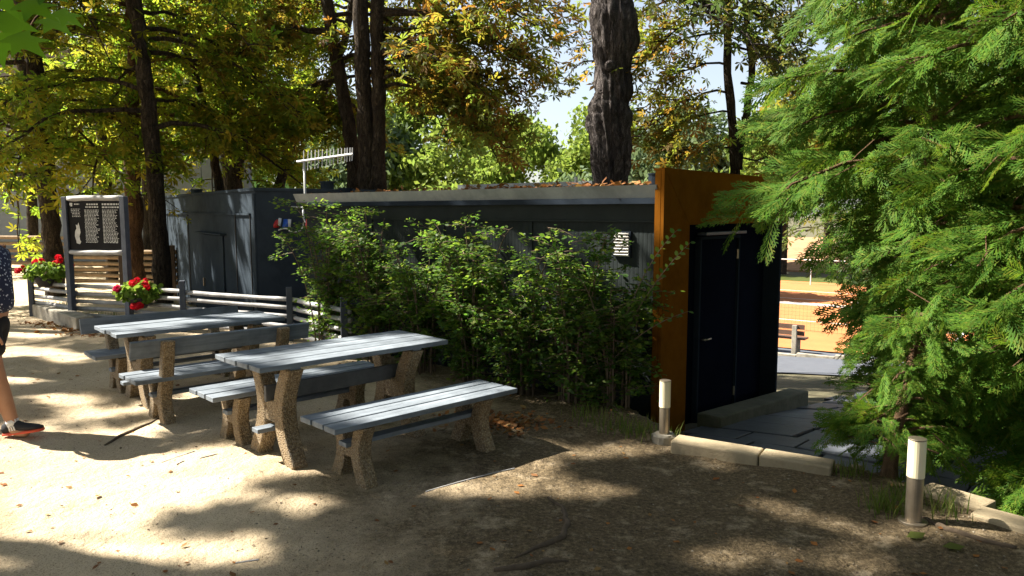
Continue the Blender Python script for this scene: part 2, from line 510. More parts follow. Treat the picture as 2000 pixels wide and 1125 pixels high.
def scatter(name, P, H, N, S, T, mat, parent=None):
    """place a leaf template (verts T[0], faces T[1]) at P, heading H, normal N, size S; one mesh"""
    tv = np.array(T[0], float)
    tf = T[1]
    P = np.asarray(P, float)
    n = len(P)
    if n == 0:
        return None
    H = unit(np.asarray(H, float))
    N = np.asarray(N, float)
    N = unit(N - H * (N * H).sum(1, keepdims=True))
    B = np.cross(N, H)
    S = np.broadcast_to(np.asarray(S, float), (n,))
    V = P[:, None, :] + S[:, None, None] * (tv[None, :, 0, None] * H[:, None, :] + tv[None, :, 1, None] * B[:, None, :] + tv[None, :, 2, None] * N[:, None, :])
    K = len(tv)
    flat = np.concatenate([np.array(f) for f in tf])
    tot = np.array([len(f) for f in tf])
    loops = (flat[None, :] + (np.arange(n) * K)[:, None]).ravel()
    totals = np.tile(tot, n)
    starts = np.concatenate([[0], np.cumsum(totals)[:-1]])
    return np_mesh(name, V.reshape(-1, 3), loops, starts, totals, mat, parent)


def chestnut_leaf_template():
    v = [(0, 0, 0)]
    f = []
    for a, l in ((-105, .62), (-52, .88), (0, 1.0), (52, .88), (105, .62)):
        ca, sa = math.cos(R(a)), math.sin(R(a))
        w = 0.17 * l
        k = len(v)
        for (d, s, z) in ((.62 * l, -w, -.04), (l, 0, -.22 * l), (.62 * l, w, -.04)):
            v.append((d * ca - s * sa, d * sa + s * ca, z))
        f.append((0, k, k + 1, k + 2))
    return v, f


def simple_leaf_template(w=0.3, bend=-0.12):
    return [(0, 0, 0), (.45, -w, .03), (1, 0, bend), (.45, w, .03)], [(0, 1, 2, 3)]


def clump_template():
    """a ragged tuft of five leaf faces for trees far away"""
    rng = np.random.default_rng(3)
    v, f = [], []
    for i in range(5):
        c = rng.normal(0, .38, 3)
        h = unit(rng.normal(0, 1, 3)); s = unit(np.cross(h, rng.normal(0, 1, 3)))
        k = len(v)
        for a, b in ((-.42, 0), (0, -.2), (.45, .03), (.05, .24)):
            v.append(tuple(c + h * a + s * b))
        f.append((k, k + 1, k + 2, k + 3))
    return v, f


def frond_template():
    """flat thuja spray: a rib with side sprays that carry narrow scale-leaf branchlets"""
    v, f = [], []
    def strip(p, q, w):
        p = Vector(p); q = Vector(q)
        d = (q - p); s = Vector((-d.y, d.x, 0)).normalized() * w
        k = len(v)
        m = p.lerp(q, .45)
        v.extend([tuple(p), tuple(m - s), tuple(q), tuple(m + s)])
        f.append((k, k + 1, k + 2, k + 3))
    def tri(p, q, w):
        p = Vector(p); q = Vector(q)
        d = (q - p); sd = Vector((-d.y, d.x, 0)).normalized() * w
        k = len(v)
        m_ = p.lerp(q, .35)
        v.extend([tuple(m_ - sd), tuple(q), tuple(m_ + sd)])
        f.append((k, k + 1, k + 2))
    def rib(t):
        return Vector((t, .05 * math.sin(t * 2.6), -.34 * t * t))
    n = 5
    for i in range(n):
        strip(rib(i / n), rib((i + 1.15) / n), .017)
    m = 11
    for i in range(1, m):
        t = i / m
        for s in (-1, 1):
            tt = t + (0.035 if s > 0 else 0)
            L = .40 * math.sin(math.pi * min(1, .16 + .84 * (1 - tt))) * (0.75 + .5 * ((i * 7 + (s > 0) * 3) % 5) / 5)
            a = R(44 - 14 * t)
            d = Vector((math.cos(a), s * math.sin(a), 0))
            p0 = rib(tt)
            p1 = p0 + d * L + Vector((0, 0, -.38 * L))
            strip(p0, p1, .0225)
            for u, s2 in ((.3, s), (.42, -s), (.58, s), (.7, -s)):
                b = a * s + s2 * R(34)
                l2 = L * .40 * (1.15 - u * .7)
                q0 = p0.lerp(p1, u)
                q1 = q0 + Vector((math.cos(b), math.sin(b), -.35)) * l2
                tri(q0, q1, .019)
    return v, f


T_CHEST = chestnut_leaf_template()
T_LEAF = simple_leaf_template()
T_CLUMP = clump_template()
T_FROND = frond_template()

# sun spots shaped into the crowns: leaves shading these points are left out
LIT = []
def lit(px, py, r, z=0.0, Y=None):
    LIT.append((np.array(at(px, py, z, Y)) if Y is None else np.array(at(px, py, Y=Y)), r))
for a in [(30, 905, .55), (120, 935, .6), (230, 930, .55), (340, 920, .45), (60, 1000, .4), (160, 1005, .34), (20, 960, .55), (270, 960, .3), (440, 915, .28), (520, 895, .2), (400, 960, .2),
          (30, 1050, .2), (260, 1068, .16), (350, 1056, .15), (470, 1062, .13), (590, 985, .12),
          (930, 965, .13), (1010, 945, .17), (1090, 935, .16), (1170, 960, .09), (1230, 950, .05), (1040, 1030, .03), (880, 1075, .02),
          (1060, 905, .09), (1150, 880, .10), (1220, 870, .09), (1290, 905, .02), (1390, 905, .04), (1380, 872, .14), (1450, 880, .14), (1550, 897, .14), (1500, 885, .12),
          (1515, 985, .09), (1640, 1030, .08), (1735, 1040, .09), (1595, 1092, .06), (1700, 1092, .08), (1420, 1095, .09), (1330, 1100, .04), (1460, 1060, .03),
          (1780, 1040, .08), (60, 690, .3), (150, 700, .2), (90, 650, .3), (30, 740, .25), (120, 780, .2), (200, 800, .15), (60, 840, .2), (240, 840, .12), (300, 790, .1),
          (50, 570, .7), (50, 590, .5)]:
    lit(*a)
for a in [(600, 700, .16), (700, 680, .2), (800, 668, .18), (480, 708, .12), (300, 628, .2), (420, 618, .2), (510, 612, .15)]:
    lit(a[0], a[1], a[2], .69)
for a in [(690, 820, .12), (780, 795, .14), (880, 775, .13), (960, 765, .12), (420, 755, .12), (520, 745, .1), (620, 725, .1), (300, 720, .1)]:
    lit(a[0], a[1], a[2], .4)
for a in [(930, 470, .3, 7.2), (860, 460, .25, 7.6), (1000, 510, .25, 6.8), (700, 460, .3, 8.6), (1090, 640, .2, 6.4), (1150, 600, .2, 6.4), (1300, 480, .15, 6.2), (1200, 760, .12, 6.3),
          
          (620, 600, .3, 9.0), (650, 640, .3, 8.8), (450, 590, .35, 10.2), (520, 590, .3, 9.8), (390, 580, .3, 10.4), (275, 565, .35, 10.9), (90, 530, .3, 11.6), (190, 430, .2, 11.2), (290, 630, .15, 7),
          (482, 395, .12, 11.8), (470, 450, .08, 12.0), (450, 520, .10, 12.3), (480, 540, .10, 11.9),
          (1780, 890, .15, 3.9), (635, 308, .6, 11.6), (595, 360, .3, 11.7), (1292, 760, .15, 5.5)]:
    lit(a[0], a[1], a[2], Y=a[3])
for p, r in [((3.0, 5.4, 1.9), .9), ((2.3, 5.2, 2.2), .6), ((-.4, 7.15, 1.35), .42), ((-1.5, 8.1, 1.4), .4), ((.35, 6.7, 1.2), .3), ((-.9, 7.6, 1.4), .3), ((-.5, 7.0, .9), .2), ((.2, 6.5, .8), .2), ((3.2, 5.6, 3.0), .7), ((2.4, 4.6, .8), .45), ((3.0, 4.5, 1.4), .7), ((2.7, 4.2, .5), .3)]:
    LIT.append((np.array(p), r))
_U = Vector((-.77, .64, 0)).normalized(); _W = Vector((.64, .77, 0)).normalized()
for (u_, z_, r_) in [(.45, 1.50, .08), (.42, 1.25, .08), (.38, 1.05, .07), (.32, .85, .07), (1.75, 1.55, .02), (1.68, 1.4, .02), (1.6, 1.25, .02), (2.1, 1.5, .01), (2.05, 1.35, .01), (3.4, 1.6, .02), (4.0, 1.62, .02), (4.5, 1.6, .02), (5.0, 1.6, .03),
                     (.3, 1.9, .2), (.8, 1.9, .2), (1.3, 1.9, .15), (2.6, 1.9, .12), (3.6, 1.9, .14), (4.3, 1.9, .16), (4.9, 1.9, .2)]:
    _q = Vector((1.28, 6.515, 0)) + _U * u_ + _W * .1
    LIT.append((np.array((_q.x, _q.y, z_)), r_))
for (x_, y_, r_) in [(475, 395, .10), (487, 425, .10), (470, 440, .08), (480, 470, .10), (455, 490, .10), (465, 520, .12), (478, 550, .12), (345, 395, .14), (355, 430, .12), (366, 455, .12), (410, 520, .12), (416, 545, .12), (450, 400, .10)]:
    _Y = 1 / (1 / 11.6 + (497 - x_) / 177 * (1 / 17.6 - 1 / 11.6))
    lit(x_, y_, r_, Y=_Y)
LITP = np.array([p for p, r in LIT])
LITR = np.array([r for p, r in LIT])
SUNV = np.array(SUN)


def sun_mask(P, pad=0.11):
    keep = np.ones(len(P), bool)
    for c, r in zip(LITP, LITR):
        w = P - c
        t = w @ SUNV
        d2 = (w * w).sum(1) - t * t
        keep &= ~((t > 0.5) & (d2 < (r + pad) ** 2))
    return keep


# ------------------------------------------------------------------ ground
EDGE = [(3.3, -400), (3.3, 1.5), (2.95, 3.3), (2.62, 4.35), (2.2, 4.95), (1.25, 5.6), (1.0, 6.5), (-1.6, 8.85), (-2.8, 10.0),
        (-4.5, 10.95), (-4.9, 12.2), (-9.2, 18.5), (-40, 60), (-400, 400), (-400, -400)]


def inside(x, y, poly):
    r = np.zeros(x.shape, bool)
    n = len(poly)
    for i in range(n):
        x1, y1 = poly[i]; x2, y2 = poly[(i + 1) % n]
        c = ((y1 > y) != (y2 > y)) & (x < (x2 - x1) * (y - y1) / (y2 - y1 + 1e-12) + x1)
        r ^= c
    return r


def edge_dist(x, y):
    d = np.full(x.shape, 1e9)
    for i in range(len(EDGE) - 2):
        a = np.array(EDGE[i]); b = np.array(EDGE[i + 1])
        ab = b - a
        t = np.clip(((x - a[0]) * ab[0] + (y - a[1]) * ab[1]) / (ab @ ab), 0, 1)
        d = np.minimum(d, np.hypot(x - a[0] - t * ab[0], y - a[1] - t * ab[1]))
    return d


def low_z(x, y):
    prof = np.interp(y, [-400, 5.0, 6.0, 7.6, 9, 14, 19, 21, 400], [-.24, -.24, -.26, -.45, -.7, -1.5, -2.2, -2.4, -2.4])
    t = np.clip((x + 7) / 6, 0, 1)
    return prof * t + (-.5) * (1 - t)


def hills(x, y):
    return (.030 * np.sin(x * 1.7 + .6 * y) + .022 * np.sin(2.3 * y - 1.1 * x + 1) + .011 * np.sin(5.1 * x + 3.7 * y) + .008 * np.sin(9.3 * x - 7.1 * y)
            + .005 * np.sin(17 * x + 5 * y) * np.sin(13 * y - 4 * x)) * .6


def ground_z(x, y):
    x = np.asarray(x, float); y = np.asarray(y, float)
    ins = inside(x, y, EDGE)
    d = edge_dist(x, y) * np.where(ins, -1, 1)
    t = np.clip(d / .14, 0, 1)
    t = t * t * (3 - 2 * t)
    near = np.clip((14 - np.hypot(x, y)) / 6, 0, 1)
    return (1 - t) * hills(x, y) * near + t * low_z(x, y)


def axis(a, b, step, far):
    mid = np.arange(a, b, step)
    k = np.geomspace(step * 1.5, far, 46)
    return np.concatenate([(a - np.cumsum(np.diff(np.concatenate([[0], k]))))[::-1], mid, b + k])


gx = axis(-8.0, 4.0, .055, 700)
gy = axis(1.6, 11.0, .055, 700)
GX, GY = np.meshgrid(gx, gy)
GZ = ground_z(GX, GY)
nx, ny = len(gx), len(gy)
V = np.stack([GX, GY, GZ], -1).reshape(-1, 3)
ii, jj = np.meshgrid(np.arange(nx - 1), np.arange(ny - 1))
a = (jj * nx + ii).ravel()
loops = np.stack([a, a + 1, a + 1 + nx, a + nx], 1).ravel()
starts = np.arange(len(a)) * 4
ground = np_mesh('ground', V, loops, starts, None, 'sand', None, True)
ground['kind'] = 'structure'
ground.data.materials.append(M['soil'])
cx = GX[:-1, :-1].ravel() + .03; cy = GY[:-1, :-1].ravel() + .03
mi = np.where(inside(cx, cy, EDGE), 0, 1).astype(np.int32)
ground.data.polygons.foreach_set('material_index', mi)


def gz(x, y):
    return float(ground_z(np.array([x]), np.array([y]))[0])


U = Vector((-.77, .64, 0)).normalized()     # along the long cabin, away to the left
W = Vector((-U.y, U.x, 0)) * -1             # across it, away from the camera
if W.y < 0: W = -W
P0 = Vector((1.28, 6.515, 0))               # near left corner of the orange portal


def bp(u, w, z):
    """point in the cabin's own frame"""
    p = P0 + U * u + W * w
    return Vector((p.x, p.y, z))


ANG = math.atan2(U.y, U.x)

# flagstone paving that drops towards the court, each stone its own piece
paving = empty('paving', (2.6, 6.4, -.3)); paving['kind'] = 'structure'
stone_meshes = []
for i in range(60):
    pass
rows = 0
rr = random.Random(4)
w = -1.45
while w < 8.2:
    dw = rr.uniform(.42, .62)
    u = -0.16 if w > -.55 else -.15
    u = -.14 - rr.uniform(0, .25)
    while u > -3.6:
        du = rr.uniform(.45, .85)
        p = bp(u - du / 2, w + dw / 2, 0)
        g0 = -.02
        if not bool(inside(np.array([p.x]), np.array([p.y]), EDGE)[0]) and float(edge_dist(np.array([p.x]), np.array([p.y]))[0]) > .2 and p.y < 15.0:
            zc = float(low_z(np.array([p.x]), np.array([p.y]))[0])
            mb = MB()
            c = [(u - .012, w + .012), (u - du + .012, w + .012), (u - du + .012, w + dw - .012), (u - .012, w + dw - .012)]
            top, bot = [], []
            tilt = rr.uniform(-.008, .012)
            for (a_, b_) in c:
                q = bp(a_ + rr.uniform(-.008, .008), b_ + rr.uniform(-.008, .008), 0)
                zz = float(low_z(np.array([q.x]), np.array([q.y]))[0])
                top.append(Vector((q.x, q.y, zz + .035 + tilt)))
                bot.append(Vector((q.x, q.y, zz - .05)))
            mb.poly(bot + top, [(3, 2, 1, 0), (4, 5, 6, 7), (0, 1, 5, 4), (1, 2, 6, 5), (2, 3, 7, 6), (3, 0, 4, 7)])
            mb.build('flagstone', 'flag', paving, bevel=.006)
        u -= du
    w += dw


def sheet(name, pts_uv, mat, lift, nu=24, kind='structure', parent=None):
    """a strip laid on the lower ground: corners a,b,c,d"""
    a_, b_, c_, d_ = [np.array(p, float) for p in pts_uv]
    s = np.linspace(0, 1, nu)
    S, T = np.meshgrid(s, s)
    X = (1 - S)[..., None] * ((1 - T)[..., None] * a_ + T[..., None] * d_) + S[..., None] * ((1 - T)[..., None] * b_ + T[..., None] * c_)
    x, y = X[..., 0], X[..., 1]
    z = low_z(x, y) + lift
    Vv = np.stack([x, y, z], -1).reshape(-1, 3)
    i_, j_ = np.meshgrid(np.arange(nu - 1), np.arange(nu - 1))
    a0 = (j_ * nu + i_).ravel()
    lo = np.stack([a0, a0 + 1, a0 + 1 + nu, a0 + nu], 1).ravel()
    o = np_mesh(name, Vv, lo, np.arange(len(a0)) * 4, None, mat, parent, True)
    if kind and parent is None: o['kind'] = kind
    return o


CA = Vector((.80, -.60, 0)); CB = Vector((.60, .80, 0))      # court axes: along the net, along the sidelines
C0 = at(1580, 690, -2.4)                                      # near edge of the clay


def ct(a_, b_):
    p = C0 + CA * a_ + CB * b_
    return (p.x, p.y)


sheet('asphalt_path', [ct(-14, -6.6), ct(14, -6.6), ct(14, -1.3), ct(-14, -1.3)], 'asphalt', .03)
kerb_path = MB()
for i in range(28):
    p = ct(-14 + i, -1.22); q = ct(-13 + i, -1.22)
    za = float(low_z(np.array([p[0]]), np.array([p[1]]))[0])
    c = ((p[0] + q[0]) / 2, (p[1] + q[1]) / 2, za + .05)
    kerb_path.box(c, (.985, .14, .18), math.atan2(CA.y, CA.x))
kp = kerb_path.build('path_kerb', 'concrete', None, bevel=.01); kp['kind'] = 'structure'
sheet('bench_strip', [ct(-14, -1.14), ct(14, -1.14), ct(14, -.02), ct(-14, -.02)], 'asphalt', .07)
court = sheet('tennis_court', [ct(-20, 0), ct(24, 0), ct(24, 22), ct(-20, 22)], 'clay', .09)
for (a0, a1, b0, b1) in [(-12, 12, 11.5, 11.6), (-12, 12, 13.0, 13.08), (3.2, 3.29, 1.5, 11.5), (-12, -11.9, 1.5, 13), (4.6, 4.69, 1.5, 13), (-12, 3.2, 5.9, 5.98), (-20, 20, 16.6, 16.7)]:
    sheet('court_line', [ct(a0, b0), ct(a1, b0), ct(a1, b1), ct(a0, b1)], 'white', .095, 4, None, court)
sheet('court_verge', [ct(-24, 22.02), ct(40, 22.02), ct(40, 26), ct(-24, 26)], 'grass', .08)
bank = MB()
p, q = ct(-24, 30), ct(45, 30); p2, q2 = ct(-24, 42), ct(45, 42)
bank.poly([(p[0], p[1], -2.3), (q[0], q[1], -2.3), (q2[0], q2[1], -.4), (p2[0], p2[1], -.4), (p2[0], p2[1], -3), (q2[0], q2[1], -3), (p[0], p[1], -3), (q[0], q[1], -3)],
          [(0, 1, 2, 3), (3, 2, 5, 4), (4, 5, 7, 6), (6, 7, 1, 0), (1, 7, 5, 2), (0, 3, 4, 6)])
b_ = bank.build('clay_bank_slope', 'clay_bank'); b_['kind'] = 'structure'

# ------------------------------------------------------------------ long cabin with orange portal
cabin = empty('long_cabin', bp(2.5, 1.2, -.5))
tag(cabin, 'low dark cabin with light grey fascia and orange door portal behind the bushes', 'cabin')
LEN = 5.35
WID = 2.74
# ribbed wall
mb = MB()
n_r = 120
prof = []
for i in range(n_r + 1):
    u = .04 + (LEN - .04) * i / n_r
    for du, dw in ((0, 0), (.026, 0), (.029, .0012), (.042, .0012)):
        if u + du < LEN: prof.append((u + du, .115 + dw))
pts = [bp(u, w, -.6) for u, w in prof] + [bp(u, w, 1.60) for u, w in prof]
k = len(prof)
mb.poly(pts, [(i + 1, i, k + i, k + i + 1) for i in range(k - 1)])
wall = mb.build('ribbed_wall', 'cladding', cabin)
MB().box(bp(LEN / 2 + .02, .145, 1.70), (LEN - .04, .10, .16), ANG).build('wall_band', 'cladding', cabin, bevel=.004)
MB().box(bp(LEN / 2 + .02, .09, 1.612), (LEN - .04, .022, .018), ANG).build('wall_moulding', 'cladding', wall)
for uu in (1.5, 2.75, 4.0):
    MB().box(bp(uu, .112, .5), (.03, .02, 2.2), ANG).build('cover_strip', 'cladding', wall)
MB().box(bp(LEN / 2 + .07, 1.45, .60), (LEN - .16, 2.6, 2.32), ANG).build('wall', 'anthracite', cabin)
# eave: soffit, fascia, roof
MB().box(bp(LEN / 2 + .05, .16, 1.795), (LEN + .10, .30, .05), ANG).build('soffit', 'anthracite', cabin)
fz0, fz1 = 1.815, 1.935
MB().poly([bp(.02, -.02, fz1), bp(LEN + .1, -.02, fz1), bp(LEN + .1, .04, fz0), bp(.02, .04, fz0), bp(.02, .06, fz1), bp(LEN + .1, .06, fz1), bp(LEN + .1, .08, fz0), bp(.02, .08, fz0)],
          [(0, 1, 2, 3), (5, 4, 7, 6), (1, 0, 4, 5), (3, 2, 6, 7), (0, 3, 7, 4), (2, 1, 5, 6)]).build('fascia', 'fascia', cabin)
roof = MB().box(bp(LEN / 2 + .03, 1.5, 1.885), (LEN + .10, 2.88, .09), ANG).build('roof', 'roofing', cabin)
MB().box(bp(3.95, 2.96, 2.03), (2.6, .05, .20), ANG).build('roof_parapet', 'fascia', roof)
for (uu, ww, r_, h_, nm) in [(.22, .35, .075, .11, 'roof_vent'), (5.0, .5, .09, .075, 'roof_vent'), (1.85, 1.6, .09, .07, 'roof_vent')]:
    c = bp(uu, ww, 1.93)
    mbv = MB().tube([c, c + Vector((0, 0, h_))], r_, 16)
    mbv.tube([c + Vector((0, 0, h_)), c + Vector((0, 0, h_ + .012))], r_ * 1.08, 16)
    mbv.build(nm, 'anthracite', roof)
c = bp(2.2, 1.9, 1.93)
MB().tube([c, c + Vector((0, 0, .2))], .022, 8).build('vent_pipe', 'galv', roof)
# louvre
lv = MB().box(bp(.42, .105, 1.40), (.18, .03, .24), ANG).build('louvre', 'anthracite', cabin)
for i in range(8):
    rot = Matrix.Rotation(ANG, 3, 'Z') @ Matrix.Rotation(R(35), 3, 'X')
    MB().box(bp(.42, .082, 1.30 + i * .028), (.155, .026, .006), rot=rot).build('louvre_slat', 'white', lv)
# portal: mitred orange panels round the dark recess, in the plane w (normal towards -U)
def face(w, z, out=0.0):
    return bp(-.02 - out, w, z)
PZ = 2.08
JW = .50
ZB = -.62
def panel(ring, th=.03):
    pts = [face(w, z, .0) for w, z in ring] + [face(w, z, th) for w, z in ring]
    n = len(ring)
    return MB().poly(pts, [tuple(range(n)), tuple(reversed(range(n, 2 * n)))] + [(j, i, n + i, n + j) for i, j in ((i, (i + 1) % n) for i in range(n))])
g_ = .004
portal = panel([(0, ZB), (JW, ZB), (JW, PZ - JW - g_), (0, PZ - g_ * 2)]).build('portal_jamb', 'orange', cabin)
panel([(0.003, PZ), (JW + .003, PZ - JW), (WID, PZ - JW), (WID, PZ)]).build('portal_lintel', 'orange', cabin)
# deep return of the left jamb and the top of the portal
MB().box(bp(.012, 0.012, (PZ + ZB) / 2 - .01), (.055, .024, PZ - ZB - .03), ANG).build('portal_return', 'orange', portal)
MB().box(bp(.03, WID / 2, PZ - .012), (.07, WID - .04, .02), ANG).build('portal_cap', 'orange', portal)
# recess behind
MB().poly([bp(.10, JW - .1, ZB), bp(.10, WID, ZB), bp(.10, WID, PZ - JW + .2), bp(.10, JW - .1, PZ - JW + .2)], [(0, 1, 2, 3)]).build('recess_wall', 'navy', cabin)
MB().box(bp(.04, JW + .012, (PZ - JW + ZB) / 2), (.13, .02, PZ - JW - ZB - .01), ANG).build('recess_reveal', 'navy', cabin)
MB().box(bp(.045, (JW + WID) / 2, PZ - JW - .012), (.12, WID - JW - .04, .02), ANG).build('recess_soffit', 'navy', cabin)
MB().box(bp(.03, WID + .01, (1.6 + ZB) / 2), (.24, .05, 1.56 - ZB), ANG).build('end_post', 'bark_brown' if False else 'anthracite', cabin, bevel=.004)
door = MB().box(bp(.082, 1.42, .45), (.03, .90, 1.94), ANG).build('door', 'navy', cabin, bevel=.004)
for (w_, z_, sw, sz) in [(.955, .45, .03, 2.0), (1.885, .45, .03, 2.0), (1.42, 1.44, .96, .03)]:
    MB().box(bp(.075, w_, z_), (.06, sw, sz), ANG).build('door_frame', 'anthracite', door)
MB().box(bp(.03, 1.42, 1.485), (.10, .98, .03), ANG)  .build('drip_cap', 'post', door, bevel=.004)
hb = MB()
hp = bp(.05, 1.06, .42)
hb.tube([bp(.066, 1.06, .42), bp(.02, 1.06, .42)], .011, 8)
hb.tube([bp(.022, 1.06, .42), bp(.022, 1.18, .42)], .009, 8)
hb.build('door_handle', 'steel', door, smooth=True)
for z_ in (1.25, -.25):
    MB().tube([bp(.058, 1.87, z_ - .05), bp(.058, 1.87, z_ + .05)], .012, 8).build('hinge', 'steel', door)
# raised concrete plinth along the door side
pl = MB()
a_ = [bp(-.36, JW + .1, 0), bp(-.12, JW + .1, 0), bp(-.12, WID + .35, 0), bp(-.36, WID + .35, 0)]
pl.poly([(p.x, p.y, -.7) for p in a_] + [(p.x, p.y, -.20 if i in (0, 1) else -.42) for i, p in enumerate(a_)],
        [(3, 2, 1, 0), (4, 5, 6, 7), (0, 1, 5, 4), (1, 2, 6, 5), (2, 3, 7, 6), (3, 0, 4, 7)])
tag(pl.build('concrete_plinth', 'plinth', None, bevel=.015), 'mossy low concrete plinth along the dark door side of the cabin', 'kerb')

# pale kerb stones at the edge of the dirt
KA = at(1310, 860, .06); KB = at(1624, 912, .06)
kd = (KB - KA).normalized(); kn = Vector((-kd.y, kd.x, 0))
kl = (KB - KA).length
for (s0, s1, label) in [(0, .57, 'long pale kerb stone beside the bollard light with concrete foot'), (.578, 1, 'shorter pale kerb stone next to the thuja, end broken open')]:
    p = KA.lerp(KB, s0); q = KA.lerp(KB, s1)
    c = (p + q) / 2 + kn * .085
    o = MB().box((c.x, c.y, -.03), ((q - p).length, .19, .18), math.atan2(kd.y, kd.x)).build('kerb_stone', 'kerbstone', None, bevel=.012)
    tag(o, label, 'kerb stone', 'kerb stones along the dirt edge')
for (px, py, s, rz, label) in [(1865, 988, (.36, .2, .16), -.95, 'grey kerb stone half under the thuja behind the steel bollard'), (1985, 1040, (.40, .18, .16), -.85, 'grey kerb stone at the photo\'s right edge under thuja fronds'), (1672, 915, (.07, .06, .07), .3, 'small white stone chip lying by the end of the kerb')]:
    p = at(px, py, -.02)
    tag(MB().box((p.x, p.y, -.03), s, rz).build('kerb_stone', 'kerbstone', None, bevel=.012), label, 'kerb stone', 'kerb stones along the dirt edge')

# ------------------------------------------------------------------ dark container cabin on the left
K0 = at(497, 367, Y=11.6); K1 = at(320, 383, Y=17.6)
kz = 2.066
ku = Vector((K1.x - K0.x, K1.y - K0.y, 0)); klen = ku.length; ku.normalize()
kw = Vector((ku.y, -ku.x, 0))
if kw.y < 0: kw = -kw
def kp_(u, w, z):
    return Vector((K0.x + ku.x * u + kw.x * w, K0.y + ku.y * u + kw.y * w, z))
kang = math.atan2(ku.y, ku.x)
box = empty('container_cabin', kp_(klen / 2, 1.2, -.55))
tag(box, 'flat-roofed dark blue-grey container cabin with door behind the log fence', 'cabin')
MB().box(kp_(klen / 2, 1.25, .72), (klen, 2.5, 2.62), kang).build('shell', 'container', box, bevel=.01)
MB().box(kp_(klen / 2, 1.25, 2.045), (klen + .05, 2.55, .05), kang).build('roof', 'container', box, bevel=.006)
MB().box(kp_(klen / 2, -.018, 1.66), (klen - .5, .034, .03), kang).build('cornice_strip', 'container', box)
for u_, s_ in ((.28, .01), (1.15, .012), (4.8, .012), (klen - .3, .05)):
    MB().box(kp_(u_, -.008, .5), (s_ * 1.6, .012, 2.28), kang).build('panel_joint', 'black' if s_ < .02 else 'container', box)
MB().box(kp_(.04, -.012, .7), (.09, .02, 2.56), kang).build('corner_post', 'container', box)
dr = MB().box(kp_(2.75, -.018, .22), (1.6, .03, 2.1), kang).build('door', 'container', box, bevel=.006)
MB().box(kp_(2.75, -.06, 1.30), (1.95, .11, .03), kang).build('drip_cap', 'container', dr, bevel=.004)
MB().box(kp_(3.36, -.05, .35), (.03, .04, .16), kang).build('door_handle', 'steel', dr)
for (u_, w_, h_) in ((1.1, 1.6, .14), (klen - .6, .6, .12)):
    c = kp_(u_, w_, 2.07)
    m_ = MB().tube([c, c + Vector((0, 0, h_))], .12, 14)
    m_.tube([c + Vector((0, 0, h_)), c + Vector((0, 0, h_ + .03))], .14, 14)
    m_.build('roof_vent', 'container', box)

# antenna fixed to the container end
AN = at(595, 406, Y=11.75)
ant = empty('rooftop_antenna', AN)
tag(ant, 'silver comb-like television antenna on bent mast between the two cabins', 'antenna')
top = at(594, 316, Y=11.75)
MB().tube([at(566, 404, Y=11.95), at(590, 405, Y=11.8), AN, at(598, 398, Y=11.75), at(596, 380, Y=11.75), top], [.014, .014, .018, .018, .018, .016], 8).build('mast', 'galv', ant, smooth=True)
bl, br = at(580, 316, Y=11.75), at(689, 301, Y=11.5)
MB().tube([bl, br], .021, 6).build('boom', 'galv', ant)
for i in range(15):
    t = [.12, .2, .26, .33, .39, .46, .54, .6, .66, .74, .80, .86, .9, .95, .99][i]
    c = bl.lerp(br, t)
    h = .17 - .07 * t
    d = Vector((.03, .10, 1)).normalized()
    MB().tube([c - d * h, c + d * h], .008, 5).build('rod', 'galv', ant)

# power sockets on the container end wall
def socket(px, py, dep, cap, label):
    p = at(px, py, Y=dep)
    s = empty('power_socket', p)
    tag(s, label, 'power socket', 'power sockets on the container wall')
    MB().box(p + Vector((0, .05, .04)), (.09, .09, .10), kang).build('housing', 'white_plastic', s, bevel=.012)
    MB().tube([p + Vector((-.02, -.01, .05)), p + Vector((-.02, -.05, -.05)), p + Vector((-.02, -.055, -.09))], [.05, .052, .045], 12).build('plug_cap', cap, s, smooth=True)
    MB().tube([p + Vector((.035, -.02, .06)), p + Vector((.035, -.05, -.06))], [.03, .026], 10).build('plug', 'white_plastic', s, smooth=True)
socket(543, 434, 11.85, 'red_plastic', 'white power socket with red cap, first from the container corner')
socket(562, 436, 11.9, 'blue_plastic', 'white power socket with blue cap on container end wall')
socket(608, 434, 10.4, 'red_plastic', 'white power socket with red cap just above the bush')
cab = MB()
def bez(a, b, c, d, n=14):
    return [a * (1 - t) ** 3 + b * 3 * t * (1 - t) ** 2 + c * 3 * t * t * (1 - t) + d * t ** 3 for t in [i / n for i in range(n + 1)]]
cab.tube(bez(at(564, 450, Y=11.8), at(580, 458, Y=11.7), at(600, 455, Y=11.7), at(592, 408, Y=11.75)), .011, 6)
cab.tube(bez(at(592, 408, Y=11.73), at(590, 430, Y=11.5), at(597, 438, Y=10.9), at(606, 438, Y=10.4)), .011, 6)
cab.tube(bez(at(544, 450, Y=11.8), at(550, 446, Y=11.8), at(556, 446, Y=11.8), at(562, 447, Y=11.8)), .011, 6)
tag(cab.build('cable', 'white_plastic', None, smooth=True), 'thin white cable looping from sockets up to the antenna', 'cable')

